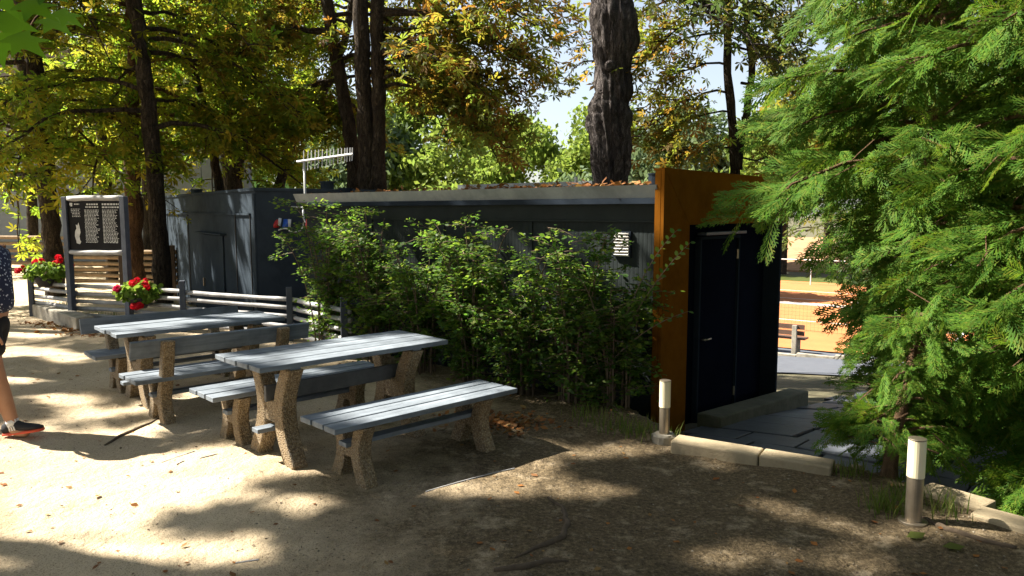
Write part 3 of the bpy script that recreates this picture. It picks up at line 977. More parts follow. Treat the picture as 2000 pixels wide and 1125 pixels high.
# ------------------------------------------------------------------ picnic furniture
def trestle(parent, h, yb, ym, yt, th, dx, x, back=None):
    """two bowed concrete legs joined by a cross piece; back = height of a raised rear leg"""
    mb = MB()
    for s in (-1, 1):
        hh = h
        ring = []
        n = 12
        up = back if (back and s > 0) else h
        for i in range(n + 1):
            t = i / n
            z = -.06 + (up + .06) * t
            zz = min(max(z / h, 0), 1)
            y = yb + (ym - yb) * math.sin(min(zz, .52) / .52 * math.pi / 2) if zz < .52 else ym + (yt - ym) * (1 - math.cos((zz - .52) / .48 * math.pi / 2))
            if z > h:
                y = yt + (z - h) * .26
            w = th * (1.0 + .22 * (1 - zz) ** 2) * (1 - .25 * max(0, (z - h) / .4))
            ring.append((z, s * y, w))
        pts, fs = [], []
        for (z, y, w) in ring:
            for a_, b_ in ((-dx / 2, -w / 2), (dx / 2, -w / 2), (dx / 2, w / 2), (-dx / 2, w / 2)):
                pts.append((x + a_, y + b_, z))
        for i in range(n):
            for k in range(4):
                k2 = (k + 1) % 4
                fs.append((i * 4 + k, i * 4 + k2, (i + 1) * 4 + k2, (i + 1) * 4 + k))
        fs.append((3, 2, 1, 0)); fs.append(tuple(n * 4 + k for k in range(4)))
        mb.poly(pts, fs)
    mb.box((x, 0, h * .50), (dx * .9, ym * 2 - th * .5, h * .24))
    return mb.build('trestle', 'aggregate', parent, local=True, bevel=.012)


def plank_mesh(L, w, t):
    return MB().box((0, 0, 0), (L, w, t))


def planks(parent, n, L, wtot, gap, z, th, rng):
    w = (wtot - gap * (n - 1)) / n
    for i in range(n):
        o = MB().box((0, 0, 0), (L + rng.uniform(-.015, .015), w, th)).build('plank', 'plank', parent, local=True, bevel=.004)
        o.location = (rng.uniform(-.008, .008), -wtot / 2 + w / 2 + i * (w + gap), z - th / 2 + rng.uniform(-.003, .003))
        o.rotation_euler = (rng.uniform(-.006, .006), 0, rng.uniform(-.004, .004))


def put(o, c, d):
    o.location = (c.x, c.y, gz(c.x, c.y) - .005)
    o.rotation_euler = (0, 0, math.atan2(d.y, d.x))


def make_table(center, d, L, wd, label, seed):
    rng = random.Random(seed)
    t = tag(empty('picnic_table'), label, 'table', 'picnic tables with concrete trestles')
    planks(t, 4, L, wd, .007, .69, .034, rng)
    for sx in (-1, 1):
        trestle(t, .64, .25, .125, .25, .125, .11, sx * (L / 2 - .27))
        MB().box((sx * (L / 2 - .27), 0, .647), (.07, wd - .06, .035)).build('crossbar', 'plank', t, local=True)
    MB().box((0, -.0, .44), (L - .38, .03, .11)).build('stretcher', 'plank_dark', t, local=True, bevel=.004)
    for sx in (-1, 1):
        MB().box((sx * (L / 2 - .22), .0, .20), (.22, .09, .03)).build('foot_board', 'plank', t, local=True, bevel=.004)
    put(t, center, d)
    return t


def make_bench(center, d, L, wd, label, seed, back=0):
    rng = random.Random(seed)
    t = tag(empty('picnic_bench'), label, 'bench', 'picnic benches with concrete trestles')
    planks(t, 3, L, wd, .012, .40, .035, rng)
    for sx in (-1, 1):
        trestle(t, .355, .15, .085, .145, .10, .095, sx * (L / 2 - .25), .70 if back else None)
    MB().box((0, 0, .225), (L - .34, .09, .03)).build('stretcher', 'plank', t, local=True, bevel=.004)
    if back:
        o = MB().box((0, 0, 0), (L + .04, .034, .145)).build('backrest', 'plank', t, local=True, bevel=.004)
        o.location = (0, .172, .64)
        o.rotation_euler = (R(-14), 0, 0)
    put(t, center, d)
    return t


D = Vector((.724, .69, 0)).normalized()     # long direction of all the furniture
Q = Vector((D.y, -D.x, 0))                   # towards the camera and right
def mid(*p):
    s = Vector((0, 0, 0))
    for q in p: s += q
    return s / len(p)
t1 = mid(at(424, 702, .69), at(513, 729, .69), at(878, 672, .69), at(769, 653, .69))
make_table(t1, D, 1.52, .65, 'grey plank table nearest the photographer, in front of the bush', 1)
b1 = mid(at(578, 818, .4), at(655, 842, .4), at(1016, 765, .4), at(939, 748, .4))
make_bench(b1, D, 1.49, .41, 'backless grey bench in front, closest to the kerb stones', 2)
b2n = at(414, 777, .4)
b2 = b2n + D * .745 - Q * .205
make_bench(b2, D, 1.49, .41, 'backless grey bench behind the nearest table, between the tables', 3)
t2n = at(230, 650, .69)
t2 = t2n + D * .75 - Q * .33
make_table(t2, D, 1.52, .66, 'grey plank table farther back by the log fence', 4)
b3n = at(264, 739, .4)
b3 = b3n + D * .745 - Q * .205
# the raised back is towards the photographer: turn the bench round
make_bench(b3, -D, 1.49, .41, 'bench with backrest turned towards the photographer, near side of rear table', 5, True)
b4 = at(154, 686, .4) + D * .74 + Q * .2
b4 = t2 - Q * .62
make_bench(b4, D, 1.49, .41, 'bench with backrest on the fence side of the rear table', 6, True)

# ------------------------------------------------------------------ log fence with posts
def log(a, b, r, rng, seg=7):
    pts, rd = [], []
    ph = rng.uniform(0, 6)
    for i in range(seg + 1):
        t = i / seg
        p = a.lerp(b, t)
        pts.append(p + Vector((0, 0, .005 * math.sin(ph + t * 4))) + Vector((rng.uniform(-.003, .003),) * 3))
        rd.append(r * rng.uniform(.88, 1.1))
    return MB().tube(pts, rd, 8)


def fence(name, posts, height, nr, mat_r, mat_p, label, seed, r=.031, zb=0.0, ps=.075, first=.1):
    rng = random.Random(seed)
    f = empty(name, (posts[0][0], posts[0][1], zb))
    tag(f, label, 'fence')
    for i, (x, y) in enumerate(posts):
        MB().box((x, y, zb + height / 2 - .06), (ps, ps, height + .33), .3).build('post', mat_p, f, bevel=.006)
    for i in range(len(posts) - 1):
        a = Vector((*posts[i], 0)); b = Vector((*posts[i + 1], 0))
        n = Vector((-(b - a).y, (b - a).x, 0)).normalized()
        if n.y > 0: n = -n
        for k in range(nr):
            z = zb + first + (height - first - .06) * k / (nr - 1)
            o = -n * (ps * .5 + r * .5)
            e = (b - a).normalized() * .05
            log(a + o - e + Vector((0, 0, z + rng.uniform(-.012, .012))), b + o + e + Vector((0, 0, z + rng.uniform(-.012, .012))), r, rng).build('rail', mat_r, f, smooth=True)
    return f


fence('log_fence', [(-7.85, 12.05), (-6.78, 11.35), (-5.75, 11.05), (-4.69, 10.5), (-2.9, 9.6), (-1.93, 8.45)], .62, 5, 'rail', 'post', 'whitish log rail fence on slate posts running behind the picnic tables', 3)
fence('log_fence', [(-20, 21.8), (-17.6, 21.3), (-15.2, 20.8), (-12.8, 20.4), (-10.4, 20.0)], 1.05, 6, 'rail_brown', 'post_brown', 'dark brown log fence far behind the information board', 5, r=.05, ps=.13)
fence('log_fence', [(-10.3, 17.2), (-8.9, 16.9), (-7.6, 16.6)], .85, 6, 'rail_brown', 'post_brown', 'sunlit brown log fence seen under the information board', 8, r=.045, ps=.11)
kb = MB()
a_ = at(62, 617, 0); b_2 = at(150, 648, 0)
dd = (b_2 - a_).normalized(); nn_ = Vector((-dd.y, dd.x, 0))
c = (a_ + b_2) / 2 + nn_ * .12
o = MB().box((c.x, c.y, .05), ((b_2 - a_).length, .24, .30), math.atan2(dd.y, dd.x)).build('concrete_edging', 'concrete', None, bevel=.02)
tag(o, 'low concrete edging under the fence corner with the flower box', 'kerb')

# information board
sg = empty('information_board', at(190, 560, Y=11.15))
tag(sg, 'black information board with white text in a slate frame on the fence', 'sign')
TL, TR = at(131, 392, Y=11.25), at(238, 390, Y=10.95)
BL, BR = at(141, 488, Y=11.25), at(236, 492, Y=10.95)
sdir = Vector((TR.x - TL.x, TR.y - TL.y, 0)); swid = sdir.length; sdir.normalize()
sn = Vector((sdir.y, -sdir.x, 0))
sang = math.atan2(sdir.y, sdir.x)
sc_ = (TL + TR + BL + BR) / 4
sc_ = Vector(((TL.x + TR.x) / 2, (TL.y + TR.y) / 2, (TL.z + BL.z) / 2))
sh = TL.z - BL.z
brd = MB().box(sc_, (swid - .02, .025, sh), sang).build('board', 'signboard', sg)
for s in (-1, 1):
    p = sc_ + sdir * s * (swid / 2 + .03)
    MB().box((p.x, p.y, (sc_.z + sh / 2 + .06) / 2), (.085, .085, sc_.z + sh / 2 + .06), sang).build('post', 'post', sg, bevel=.006)
rg = random.Random(2)
for z in (sc_.z + sh / 2 + .03, sc_.z - sh / 2 - .03):
    log(Vector((sc_.x, sc_.y, z)) - sdir * swid / 2 + sn * .0, Vector((sc_.x, sc_.y, z)) + sdir * swid / 2, .042, rg).build('cross_log', 'rail', sg, smooth=True)
def sp(x, z):      # board face coordinates 0..1
    return sc_ + sdir * ((x - .5) * (swid - .06)) + Vector((0, 0, (z - .5) * sh)) + sn * .0155
tx = MB()
def bar(x0, x1, z, h):
    tx.poly([sp(x0, z - h / 2), sp(x1, z - h / 2), sp(x1, z + h / 2), sp(x0, z + h / 2)], [(0, 1, 2, 3)])
rg = random.Random(11)
def words(x0, x1, z, h):
    x = x0
    while x < x1 - .01:
        w = rg.uniform(.015, .05)
        bar(x, min(x + w, x1), z, h)
        x += w + .012
bar(.03, .085, .93, .05); bar(.045, .08, .895, .02); words(.12, .22, .93, .025)
for z in (.83, .80, .77, .74, .71, .68): words(.05 + .02 * (z < .75), .23, z, .012)
words(.36, .6, .925, .03); words(.66, .98, .925, .034); words(.34, .6, .87, .026); words(.66, .98, .865, .03)
z = .81
while z > .16:
    words(.31 + rg.uniform(0, .01), .6 - rg.uniform(0, .08), z, .013)
    words(.66, .96 - rg.uniform(0, .07), z, .013)
    z -= .027
tx.build('lettering', 'lettering', brd)['kind'] = 'stuff'
mp_ = [(.13, .14), (.19, .12), (.22, .17), (.2, .2), (.19, .28), (.215, .36), (.205, .46), (.185, .56), (.16, .5), (.13, .52), (.14, .44), (.11, .38), (.1, .28), (.12, .2)]
MB().poly([sp(x, z) for x, z in mp_], [tuple(range(len(mp_)))]).build('map_outline', 'lettering', brd)

# geranium boxes
def geranium(center, wx, label, heads, seed):
    rng = np.random.default_rng(seed)
    g = empty('geranium_pot', (center.x, center.y, center.z - .12))
    tag(g, label, 'flower pot', 'geranium pots hung on the log fence')
    mbp = MB()
    n = 16
    prof_ = [(.10, -.16), (.15, -.06), (.175, 0), (.165, 0), (.14, -.03)]
    pts, fs = [], []
    for i, (r_, z_) in enumerate(prof_):
        for k in range(n):
            an = 2 * math.pi * k / n
            pts.append((center.x + math.cos(an) * r_ * wx * 3.2, center.y + math.sin(an) * r_, center.z + z_))
    for i in range(len(prof_) - 1):
        for k in range(n):
            k2 = (k + 1) % n
            fs.append((i * n + k, i * n + k2, (i + 1) * n + k2, (i + 1) * n + k))
    fs.append(tuple(reversed(range(n)))); fs.append(tuple((len(prof_) - 1) * n + k for k in range(n)))
    mbp.poly(pts, fs).build('pot', 'terracotta', g, smooth=True)
    N = 420
    d = unit(rng.normal(0, 1, (N, 3)))
    rad = rng.uniform(.5, 1, N)[:, None] ** .5
    P = np.array(center) + np.array([0, 0, .07]) + d * rad * np.array([wx * 1.15, .2, .15])
    nm = unit(d + np.array([0, 0, .7]) + rng.normal(0, .4, (N, 3)))
    hd = rng.normal(0, 1, (N, 3))
    tv = [(0, 0, 0)] + [(.5 * math.cos(a) + .35, .5 * math.sin(a), .06 * math.sin(3 * a)) for a in np.linspace(-2.6, 2.6, 8)]
    T = (tv, [tuple(range(len(tv)))])
    o = scatter('leaves', P, hd, nm, rng.uniform(.05, .085, N), T, 'geranium', g); o['kind'] = 'stuff'
    for (dx, dz, dy, mt) in heads:
        c = np.array(center) + np.array([dx, dy, dz])
        n2 = 60
        d = unit(rng.normal(0, 1, (n2, 3)))
        scatter('flower_head', c + d * .04, unit(np.cross(d, rng.normal(0, 1, (n2, 3)))), d, rng.uniform(.03, .05, n2), simple_leaf_template(.42, -.05), mt, g)
        MB().tube([Vector(center) + Vector((dx * .5, 0, .05)), Vector(c)], .005, 5).build('stalk', 'twig', g)


geranium(at(272, 580, Y=10.75), .30, 'sunlit red geraniums in a pot on the fence right of the board',
         [(-.30, .12, -.05, 'petal_pink'), (-.26, .13, -.08, 'petal_pink'), (-.04, .21, -.1, 'petal'), (-.10, .17, 0, 'petal'), (.12, .19, -.05, 'petal'), (.17, .15, -.1, 'petal'), (.08, .22, .05, 'petal'), (.06, -.12, -.2, 'petal'), (.10, -.10, -.2, 'petal'), (.01, -.11, -.19, 'petal'), (-.02, .24, 0, 'petal')], 1)
geranium(at(88, 540, Y=11.7), .30, 'red geraniums in a pot on the fence corner near the walker',
         [(-.36, .10, -.1, 'petal'), (-.32, .13, -.05, 'petal'), (-.05, .24, 0, 'petal'), (.2, .30, .05, 'petal'), (.25, .26, .0, 'petal'), (.36, .16, .1, 'petal'), (-.2, .22, .1, 'petal'), (.12, .20, .1, 'petal')], 2)

# ------------------------------------------------------------------ bollard lights
def bollard(p, h, r, split, label, foot):
    g = gz(p.x, p.y)
    b = tag(empty('bollard_light', (p.x, p.y, g)), label, 'bollard light', 'bollard lights at the dirt edge')
    o = Vector((p.x, p.y, g))
    if foot:
        MB().tube([o + Vector((0, 0, -.1)), o + Vector((0, 0, .05)), o + Vector((0, 0, .065))], [.095, .09, .075], 14, wob=.08).build('concrete_foot', 'concrete', b)
    z0 = .06 if foot else .012
    MB().tube([o + Vector((0, 0, z0 - .02)), o + Vector((0, 0, z0))], r * 1.65, 24).build('base_plate', 'steel', b, bevel=.003)
    MB().tube([o + Vector((0, 0, z0)), o + Vector((0, 0, z0 + h * split))], r * .93, 24).build('tube', 'steel', b, smooth=False, bevel=.002)
    MB().tube([o + Vector((0, 0, z0 + h * split)), o + Vector((0, 0, z0 + h * .98))], r, 24, cap=True).build('diffuser', 'diffuser', b, bevel=.003)
    MB().tube([o + Vector((0, 0, z0 + h * .98)), o + Vector((0, 0, z0 + h))], r * 1.03, 24).build('lid', 'steel', b, bevel=.003)
    for k in ('tube', 'diffuser'):
        pass
bollard(at(1297, 858, 0), .41, .041, .50, 'bollard light on a mossy concrete foot at the orange portal', True)
bollard(at(1783, 1022, 0), .46, .045, .53, 'steel bollard light with cream diffuser in front of the thuja', False)

# ------------------------------------------------------------------ court furniture
cb_ = empty('park_bench', (0, 0, 0))
tag(cb_, 'brown park bench beside the orange clay court', 'bench')
bd = CA
bo = at(1550, 690, -2.3)
cb_.location = (bo.x, bo.y, -2.32)
cb_.rotation_euler = (0, 0, math.atan2(bd.y, bd.x))
for sx in (-1.35, -.45 + .0, .0):
    pass
for x in (-1.5, 0.05):
    MB().box((x, -.16, .42), (.13, .09, .86)).build('leg', 'concrete', cb_, local=True, bevel=.01)
    MB().box((x, .20, .2), (.13, .09, .42)).build('leg', 'concrete', cb_, local=True, bevel=.01)
for y, z in ((.0, .45), (.14, .45), (.28, .45)):
    MB().box((-.75, y, z), (2.1, .12, .045)).build('seat_plank', 'bench_wood', cb_, local=True)
for z in (.62, .80):
    MB().box((-.75, -.095, z), (2.1, .035, .13)).build('back_plank', 'bench_wood', cb_, local=True)
nt_ = empty('tennis_net', (*ct(4, 4.5), -2.3)); tag(nt_, 'tennis net with white band across the clay court', 'net')
na, nb_ = ct(-9, 3.4), ct(4.4, 3.4)
def npnt(t, z):
    return Vector((na[0] + (nb_[0] - na[0]) * t, na[1] + (nb_[1] - na[1]) * t, -2.31 + z))
MB().box((npnt(.5, .93)), (13.4, .03, .055), math.atan2(CA.y, CA.x)).build('band', 'galv', nt_)
msh = MB()
for i in range(0, 110):
    msh.tube([npnt(i / 109, .02), npnt(i / 109, .9)], .0022, 3, cap=False)
for i in range(8):
    msh.tube([npnt(0, .05 + i * .12), npnt(1, .05 + i * .12)], .0022, 3, cap=False)
msh.build('mesh', 'black', nt_)['kind'] = 'stuff'
for t in (0, 1):
    MB().tube([npnt(t, -.1), npnt(t, 1.05)], .05, 10).build('post', 'black', nt_)
cf = empty('court_fence', (*ct(0, 21), -2.3)); tag(cf, 'low galvanised tube railing at the far end of the clay court', 'railing')
for i in range(12):
    p = ct(-18 + i * 4.2, 20.2)
    MB().tube([(p[0], p[1], -2.4), (p[0], p[1], -.95)], .035, 8).build('post', 'galv', cf)
p, q = ct(-18, 20.2), ct(28.2, 20.2)
MB().tube([(p[0], p[1], -.95), (q[0], q[1], -.95)], .03, 8).build('rail', 'galv', cf)

# pale hall far left
hl = empty('pale_hall', (-20, 26, 0)); tag(hl, 'pale grey panelled hall far behind the left trees', 'building')
for i in range(11):
    x = -27 + i * 1.7
    MB().box((x, 27.5 - i * .12, 1.75), (1.68, .3, 3.9), -.07).build('wall_panel', 'pale_wall', hl)
MB().box((-18.5, 27.4, 5.6), (18.6, .5, 3.8), -.07).build('upper_wall', 'beige_wall', hl)
MB().box((-18.5, 27.3, 7.6), (19, 1.0, .25), -.07).build('roof_edge', 'fascia', hl)

# ------------------------------------------------------------------ trees
def make_tree(name, label, stems, limbs, leafmat_, bark, seed, leaf=.2, per_sub=16, nsub=9, group=None, subl=.42, mask=True, spread=.16, limb_r=.05):
    """stems: (points, r0, r1); limbs: (start, azimuth, length, rise, droop)"""
    rng = np.random.default_rng(seed)
    rnd = random.Random(seed)
    b0 = Vector(stems[0][0][0])
    t = tag(empty(name, b0), label, 'tree', group)
    mb = MB()
    for pts, r0, r1 in stems:
        P = []
        pts = [Vector(p) for p in pts]
        for i in range(len(pts) - 1):
            for k in range(5):
                P.append(pts[i].lerp(pts[i + 1], k / 5))
        P.append(pts[-1])
        P = [p + Vector((rnd.uniform(-.02, .02), rnd.uniform(-.02, .02), 0)) for p in P]
        n = len(P)
        rd = [(r0 + (r1 - r0) * i / (n - 1)) * rnd.uniform(.93, 1.08) * (1 + .45 * math.exp(-i * 1.3)) for i in range(n)]
        mb.tube(P, rd, 14, wob=.06)
    mb.build('trunk', bark, t, smooth=True)
    lb = MB()
    LP, LH = [], []
    for (s, az, L, rise, droop) in limbs:
        s = Vector(s)
        d = Vector((math.cos(az), math.sin(az), 0))
        pts = []
        wob = rnd.uniform(-.5, .5)
        for i in range(9):
            u = i / 8
            side = Vector((-d.y, d.x, 0)) * (wob * .25 * L * math.sin(u * 3))
            pts.append(s + d * (L * u) + side + Vector((rnd.uniform(-.05, .05), rnd.uniform(-.05, .05), L * (rise * u - droop * u * u) + rnd.uniform(-.05, .05))))
        lm = sun_mask(np.array([tuple(p) for p in pts]), -.04) if mask else np.ones(9, bool)
        if mask == 2 and (~lm).sum() > 2: continue
        lb.tube(pts, [max(.012, limb_r * (1 - .85 * i / 8)) * (L / 3) ** .5 for i in range(9)], 6, cap=False)
        for k in range(nsub):
            u = .25 + .75 * (k + rnd.random()) / nsub
            i = min(7, int(u * 8)); p = pts[i].lerp(pts[i + 1], u * 8 - i)
            sa = az + rnd.choice((-1, 1)) * rnd.uniform(.35, 1.4)
            sl = L * subl * rnd.uniform(.5, 1.0) * (1.15 - .5 * u)
            sd = Vector((math.cos(sa), math.sin(sa), 0))
            dr = rnd.uniform(.1, .8)
            sp_ = [p + sd * (sl * v) + Vector((0, 0, sl * (.15 * v - dr * v * v))) for v in (0, .33, .66, 1)]
            if not mask or sun_mask(np.array([tuple(q) for q in sp_]), 0).all(): lb.tube(sp_, [.014, .011, .008, .005], 4, cap=False)
            m = max(3, int(per_sub * (.5 + sl)))
            v = rng.uniform(.2, 1.05, m)
            pos = np.array(p)[None] + np.array(sd)[None] * (sl * v)[:, None]
            pos[:, 2] += sl * (.15 * v - dr * v * v)
            pos += rng.normal(0, spread, (m, 3)) * np.array([1, 1, .8])
            LP.append(pos)
            LH.append(np.tile(np.array(sd), (m, 1)) + rng.normal(0, .8, (m, 3)) + np.array([0, 0, -.35]))
    if limbs:
        lb.build('limbs', bark, t)
        P = np.concatenate(LP); H = np.concatenate(LH)
        if mask:
            k = sun_mask(P)
            P, H = P[k], H[k]
        N = rng.normal(0, .55, P.shape) + np.array([0, 0, 1.0])
        scatter('crown', P, H, N, rng.uniform(.6, 1.15, len(P)) * leaf, T_CHEST, leafmat_, t)
    return t


def stem_px(pts, Y):
    return [at(x, y, Y=Y) for x, y in pts]


def ring_limbs(stem, zs, n, L, rnd, rise=(.1, .5), droop=(.3, .8), az0=0, az1=2 * math.pi):
    out = []
    for i in range(n):
        z = zs[0] + (zs[1] - zs[0]) * (i + rnd.random()) / n
        pts = stem
        p = pts[-1]
        for a_, b_ in zip(pts[:-1], pts[1:]):
            if a_.z <= z <= b_.z:
                p = a_.lerp(b_, (z - a_.z) / (b_.z - a_.z))
        p = Vector((p.x, p.y, z))
        out.append((p, rnd.uniform(az0, az1), L * rnd.uniform(.65, 1.15), rnd.uniform(*rise), rnd.uniform(*droop)))
    return out


rd_ = random.Random(21)
TG = 'horse chestnut trees behind the cabins'
def base(x, y, z=0.0):
    return Vector((x, y, z))


def chestnut(px, Y, pts, r0, r1, label, seed, zs, n, L, mat='chestnut', bark='bark', extra=(), zbase=-.3, top=9.5, per_sub=16, nsub=9, limbs_extra=(), group=TG, leaf=.2, az=(0, 2 * math.pi), droop=(.3, .8)):
    st = stem_px(pts, Y)
    b = Vector((st[0].x, st[0].y, zbase))
    st = [b] + st
    last = st[-1]; prev = st[-2]
    dirv = (last - prev).normalized()
    st.append(last + Vector((dirv.x * .6, dirv.y, max(dirv.z, .8))) * (top - last.z))
    stems = [(st, r0, r1)]
    for e in extra:
        stems.append((stem_px(e[0], Y) if not isinstance(e[0][0], Vector) else e[0], e[1], e[2]))
    lim = ring_limbs(st, zs, n, L, rd_, droop=droop, az0=az[0], az1=az[1]) + list(limbs_extra)
    return make_tree('chestnut_tree', label, stems, lim, mat, bark, seed, leaf=leaf, per_sub=per_sub, nsub=nsub, group=group)


chestnut(105, 15, [(106, 520), (98, 420), (86, 300), (70, 150), (50, 0)], .19, .13, 'chestnut with lit brown foot left of the information board', 31, (2.3, 8), 24, 3.0, nsub=10, per_sub=14, droop=(.4, .95))
chestnut(262, 15.8, [(264, 540), (262, 400), (256, 250), (262, 100), (255, 0)], .19, .10, 'brown-barked chestnut right behind the information board', 32, (2.6, 8), 22, 2.9, bark='bark_brown', per_sub=14, droop=(.4, .95))
chestnut(310, 13.8, [(318, 560), (306, 400), (292, 220), (280, 120), (263, 0)], .17, .11, 'dark chestnut hard against the container cabin\'s far end', 33, (2.8, 8), 20, 2.8, az=(-.4, 3.5), per_sub=14, droop=(.4, .9))
chestnut(455, 19, [(455, 365), (450, 280), (442, 150), (428, 0)], .27, .16, 'forked dark chestnut rising behind the container cabin', 34, (2.8, 8.5), 24, 3.4, az=(-.4, 3.5), per_sub=14, droop=(.4, .9),
         extra=[([(458, 345), (478, 260), (496, 180), (520, 40), (530, -60)], .15, .09)], zbase=-.5)
chestnut(560, 17.5, [(540, 380), (562, 300), (605, 225), (648, 150), (670, 90)], .13, .08, 'slim chestnut leaning right above the antenna', 35, (3.0, 7), 14, 2.6, 'chestnut', per_sub=20, zbase=-.6)
chestnut(415, 16.5, [(428, 370), (412, 250), (388, 170), (352, 70), (335, 0)], .10, .06, 'thin dark chestnut leaning left above the container cabin', 41, (4.2, 7.5), 7, 2.2, az=(-.2, 3.3), zbase=-.5, per_sub=12)
chestnut(210, 18, [(215, 460), (205, 330), (192, 200), (188, 60), (190, 0)], .13, .08, 'slim chestnut stem left of the information board, farther back', 42, (3.8, 8), 9, 2.4, az=(-.2, 3.3), zbase=-.3, per_sub=12)
T6s = stem_px([(692, 360), (684, 260), (665, 150), (636, 0)], 15)
chestnut(692, 15, [(692, 360), (684, 260), (665, 150), (636, 0)], .15, .11, 'dark chestnut stem curving left beside the twin trunk', 36, (3.6, 8), 12, 2.6, 'chestnut_rust', az=(-.4, 3.5), per_sub=20, zbase=-.8)
# twin trunk with long rusty boughs hanging to the right
p7 = stem_px([(712, 150), (738, 150)], 14)
lx = []
for (px, py, az, L, rise, droop) in [(740, 120, .05, 3.4, .12, .35), (742, 60, -.1, 3.8, .12, .42), (740, 170, .3, 2.8, .12, .45), (738, 20, .2, 4.2, .10, .50), (742, 110, -.45, 3.0, .2, .6), (740, 30, -.35, 3.6, .2, .55), (740, -60, 0, 4.4, .05, .45), (740, -120, .3, 4.6, .05, .40), (740, 90, .6, 3.2, .1, .5), (740, -60, -.5, 4.0, .1, .5), (742, 150, 0.0, 2.3, .1, .7), (740, 130, -.2, 3.3, .15, .85), (740, 70, .15, 3.6, .1, .8), (740, 100, .35, 3.1, .1, .95)]:
    lx.append((at(px, py, Y=14), az, L * .76, rise, droop))
chestnut(720, 14, [(716, 365), (714, 250), (710, 150), (703, 0)], .17, .13, 'tall twin-trunked chestnut with rusty boughs over the long cabin', 37, (4.2, 9), 8, 2.8, 'chestnut_rust', az=(-.2, 3.4),
         extra=[([at(738, 375, Y=14), at(738, 250, Y=14), at(739, 150, Y=14), at(736, 0, Y=14), at(735, -150, Y=14)], .14, .11)], zbase=-.9, limbs_extra=lx, nsub=10)

for i, (x, y, label) in enumerate([(-14.6, 22.6, 'leafy chestnut in front of the pale hall, far left'), (-10.8, 22.0, 'leafy chestnut between the brown fence and the container cabin')]):
    s_ = [Vector((x, y, -.3)), Vector((x + .1, y, 3)), Vector((x, y, 8.5))]
    make_tree('chestnut_tree', label, [(s_, .16, .1)], ring_limbs(s_, (3.2, 8.2), 20, 3.2, rd_), 'chestnut', 'bark', 90 + i, leaf=.24, per_sub=13, nsub=9, group=TG)
# big furrowed trunk behind the long cabin
st8 = [Vector((*at(1197, 380, Y=10.6).xy, -.9)), at(1196, 345, Y=10.6), at(1192, 250, Y=10.6), at(1200, 180, Y=10.6), at(1196, 90, Y=10.6), at(1194, 0, Y=10.6), at(1190, -150, Y=10.6)]
l8 = []
for (px, py, az, L, rise, droop) in [(1230, -40, -.1, 2.3, .05, .75), (1230, -70, .25, 2.9, .1, .6), (1232, -20, -.5, 2.0, .1, .8), (1230, -100, 0, 3.0, .0, .7), (1232, -110, -.7, 2.4, .1, .6), (1228, -140, .5, 3.2, .1, .5), (1160, -200, 2.8, 3.0, .3, .25), (1190, -200, 1.6, 3.0, .4, .2), (1230, -190, .2, 3.8, .2, .5)]:
    l8.append((at(px, py, Y=10.6), az, L, rise, droop))
t8 = make_tree('chestnut_tree', 'thick furrowed grey chestnut trunk with knot behind the long cabin', [(st8, .205, .235)], l8, 'chestnut_green', 'bark_grey', 38, leaf=.17, per_sub=13, nsub=9, group=TG)
tr = [c for c in t8.children if c.name.startswith('trunk')][0]
# swellings and knot
subm = tr.modifiers.new('s', 'SUBSURF'); subm.subdivision_type = 'SIMPLE'; subm.levels = 2; subm.render_levels = 2
_dg = bpy.context.evaluated_depsgraph_get(); _dg.update()
_new = bpy.data.meshes.new_from_object(tr.evaluated_get(_dg)); tr.modifiers.clear(); tr.data = _new
co = np.empty(len(tr.data.vertices) * 3, np.float32); tr.data.vertices.foreach_get('co', co); co = co.reshape(-1, 3)
axis0 = np.array([at(1196, 200, Y=10.6).x - t8.location.x, at(1196, 200, Y=10.6).y - t8.location.y])
for (px, py, amt, rr_) in [(1165, 215, .12, .3), (1228, 60, .13, .35), (1168, 310, .07, .3), (1225, 270, .07, .3), (1158, 20, .08, .3)]:
    c = np.array(at(px, py, Y=10.5)) - np.array(t8.location)
    dvec = co - c
    dd_ = np.exp(-(dvec ** 2).sum(1) / rr_ ** 2)
    out = co[:, :2] - axis0; out /= np.linalg.norm(out, axis=1, keepdims=True) + 1e-6
    co[:, :2] += out * (amt * dd_)[:, None]
ang_ = np.arctan2(co[:, 1] - axis0[1], co[:, 0] - axis0[0])
rg_ = np.random.default_rng(4)
rel = np.zeros(len(co))
for f_, z_ in zip(rg_.uniform(5, 26, 14), rg_.uniform(.5, 4.5, 14)):
    rel += np.abs(np.sin(ang_ * round(f_) * .5 + z_ * co[:, 2] + rg_.uniform(0, 6) + .8 * np.sin(co[:, 2] * 2.3 + f_))) / 14
out = co[:, :2] - axis0; out /= np.linalg.norm(out, axis=1, keepdims=True) + 1e-6
co[:, :2] += out * ((rel - .6) * .22)[:, None]
tr.data.vertices.foreach_set('co', co.ravel()); tr.data.update()
kn_ = at(1192, 128, Y=10.36)
MB().tube([kn_ + Vector((0, .2, 0)), kn_, kn_ + Vector((0, -.03, 0)), kn_ + Vector((0, -.02, 0))], [.09, .075, .055, .03], 14).build('knot', 'bark_grey', tr, smooth=True)

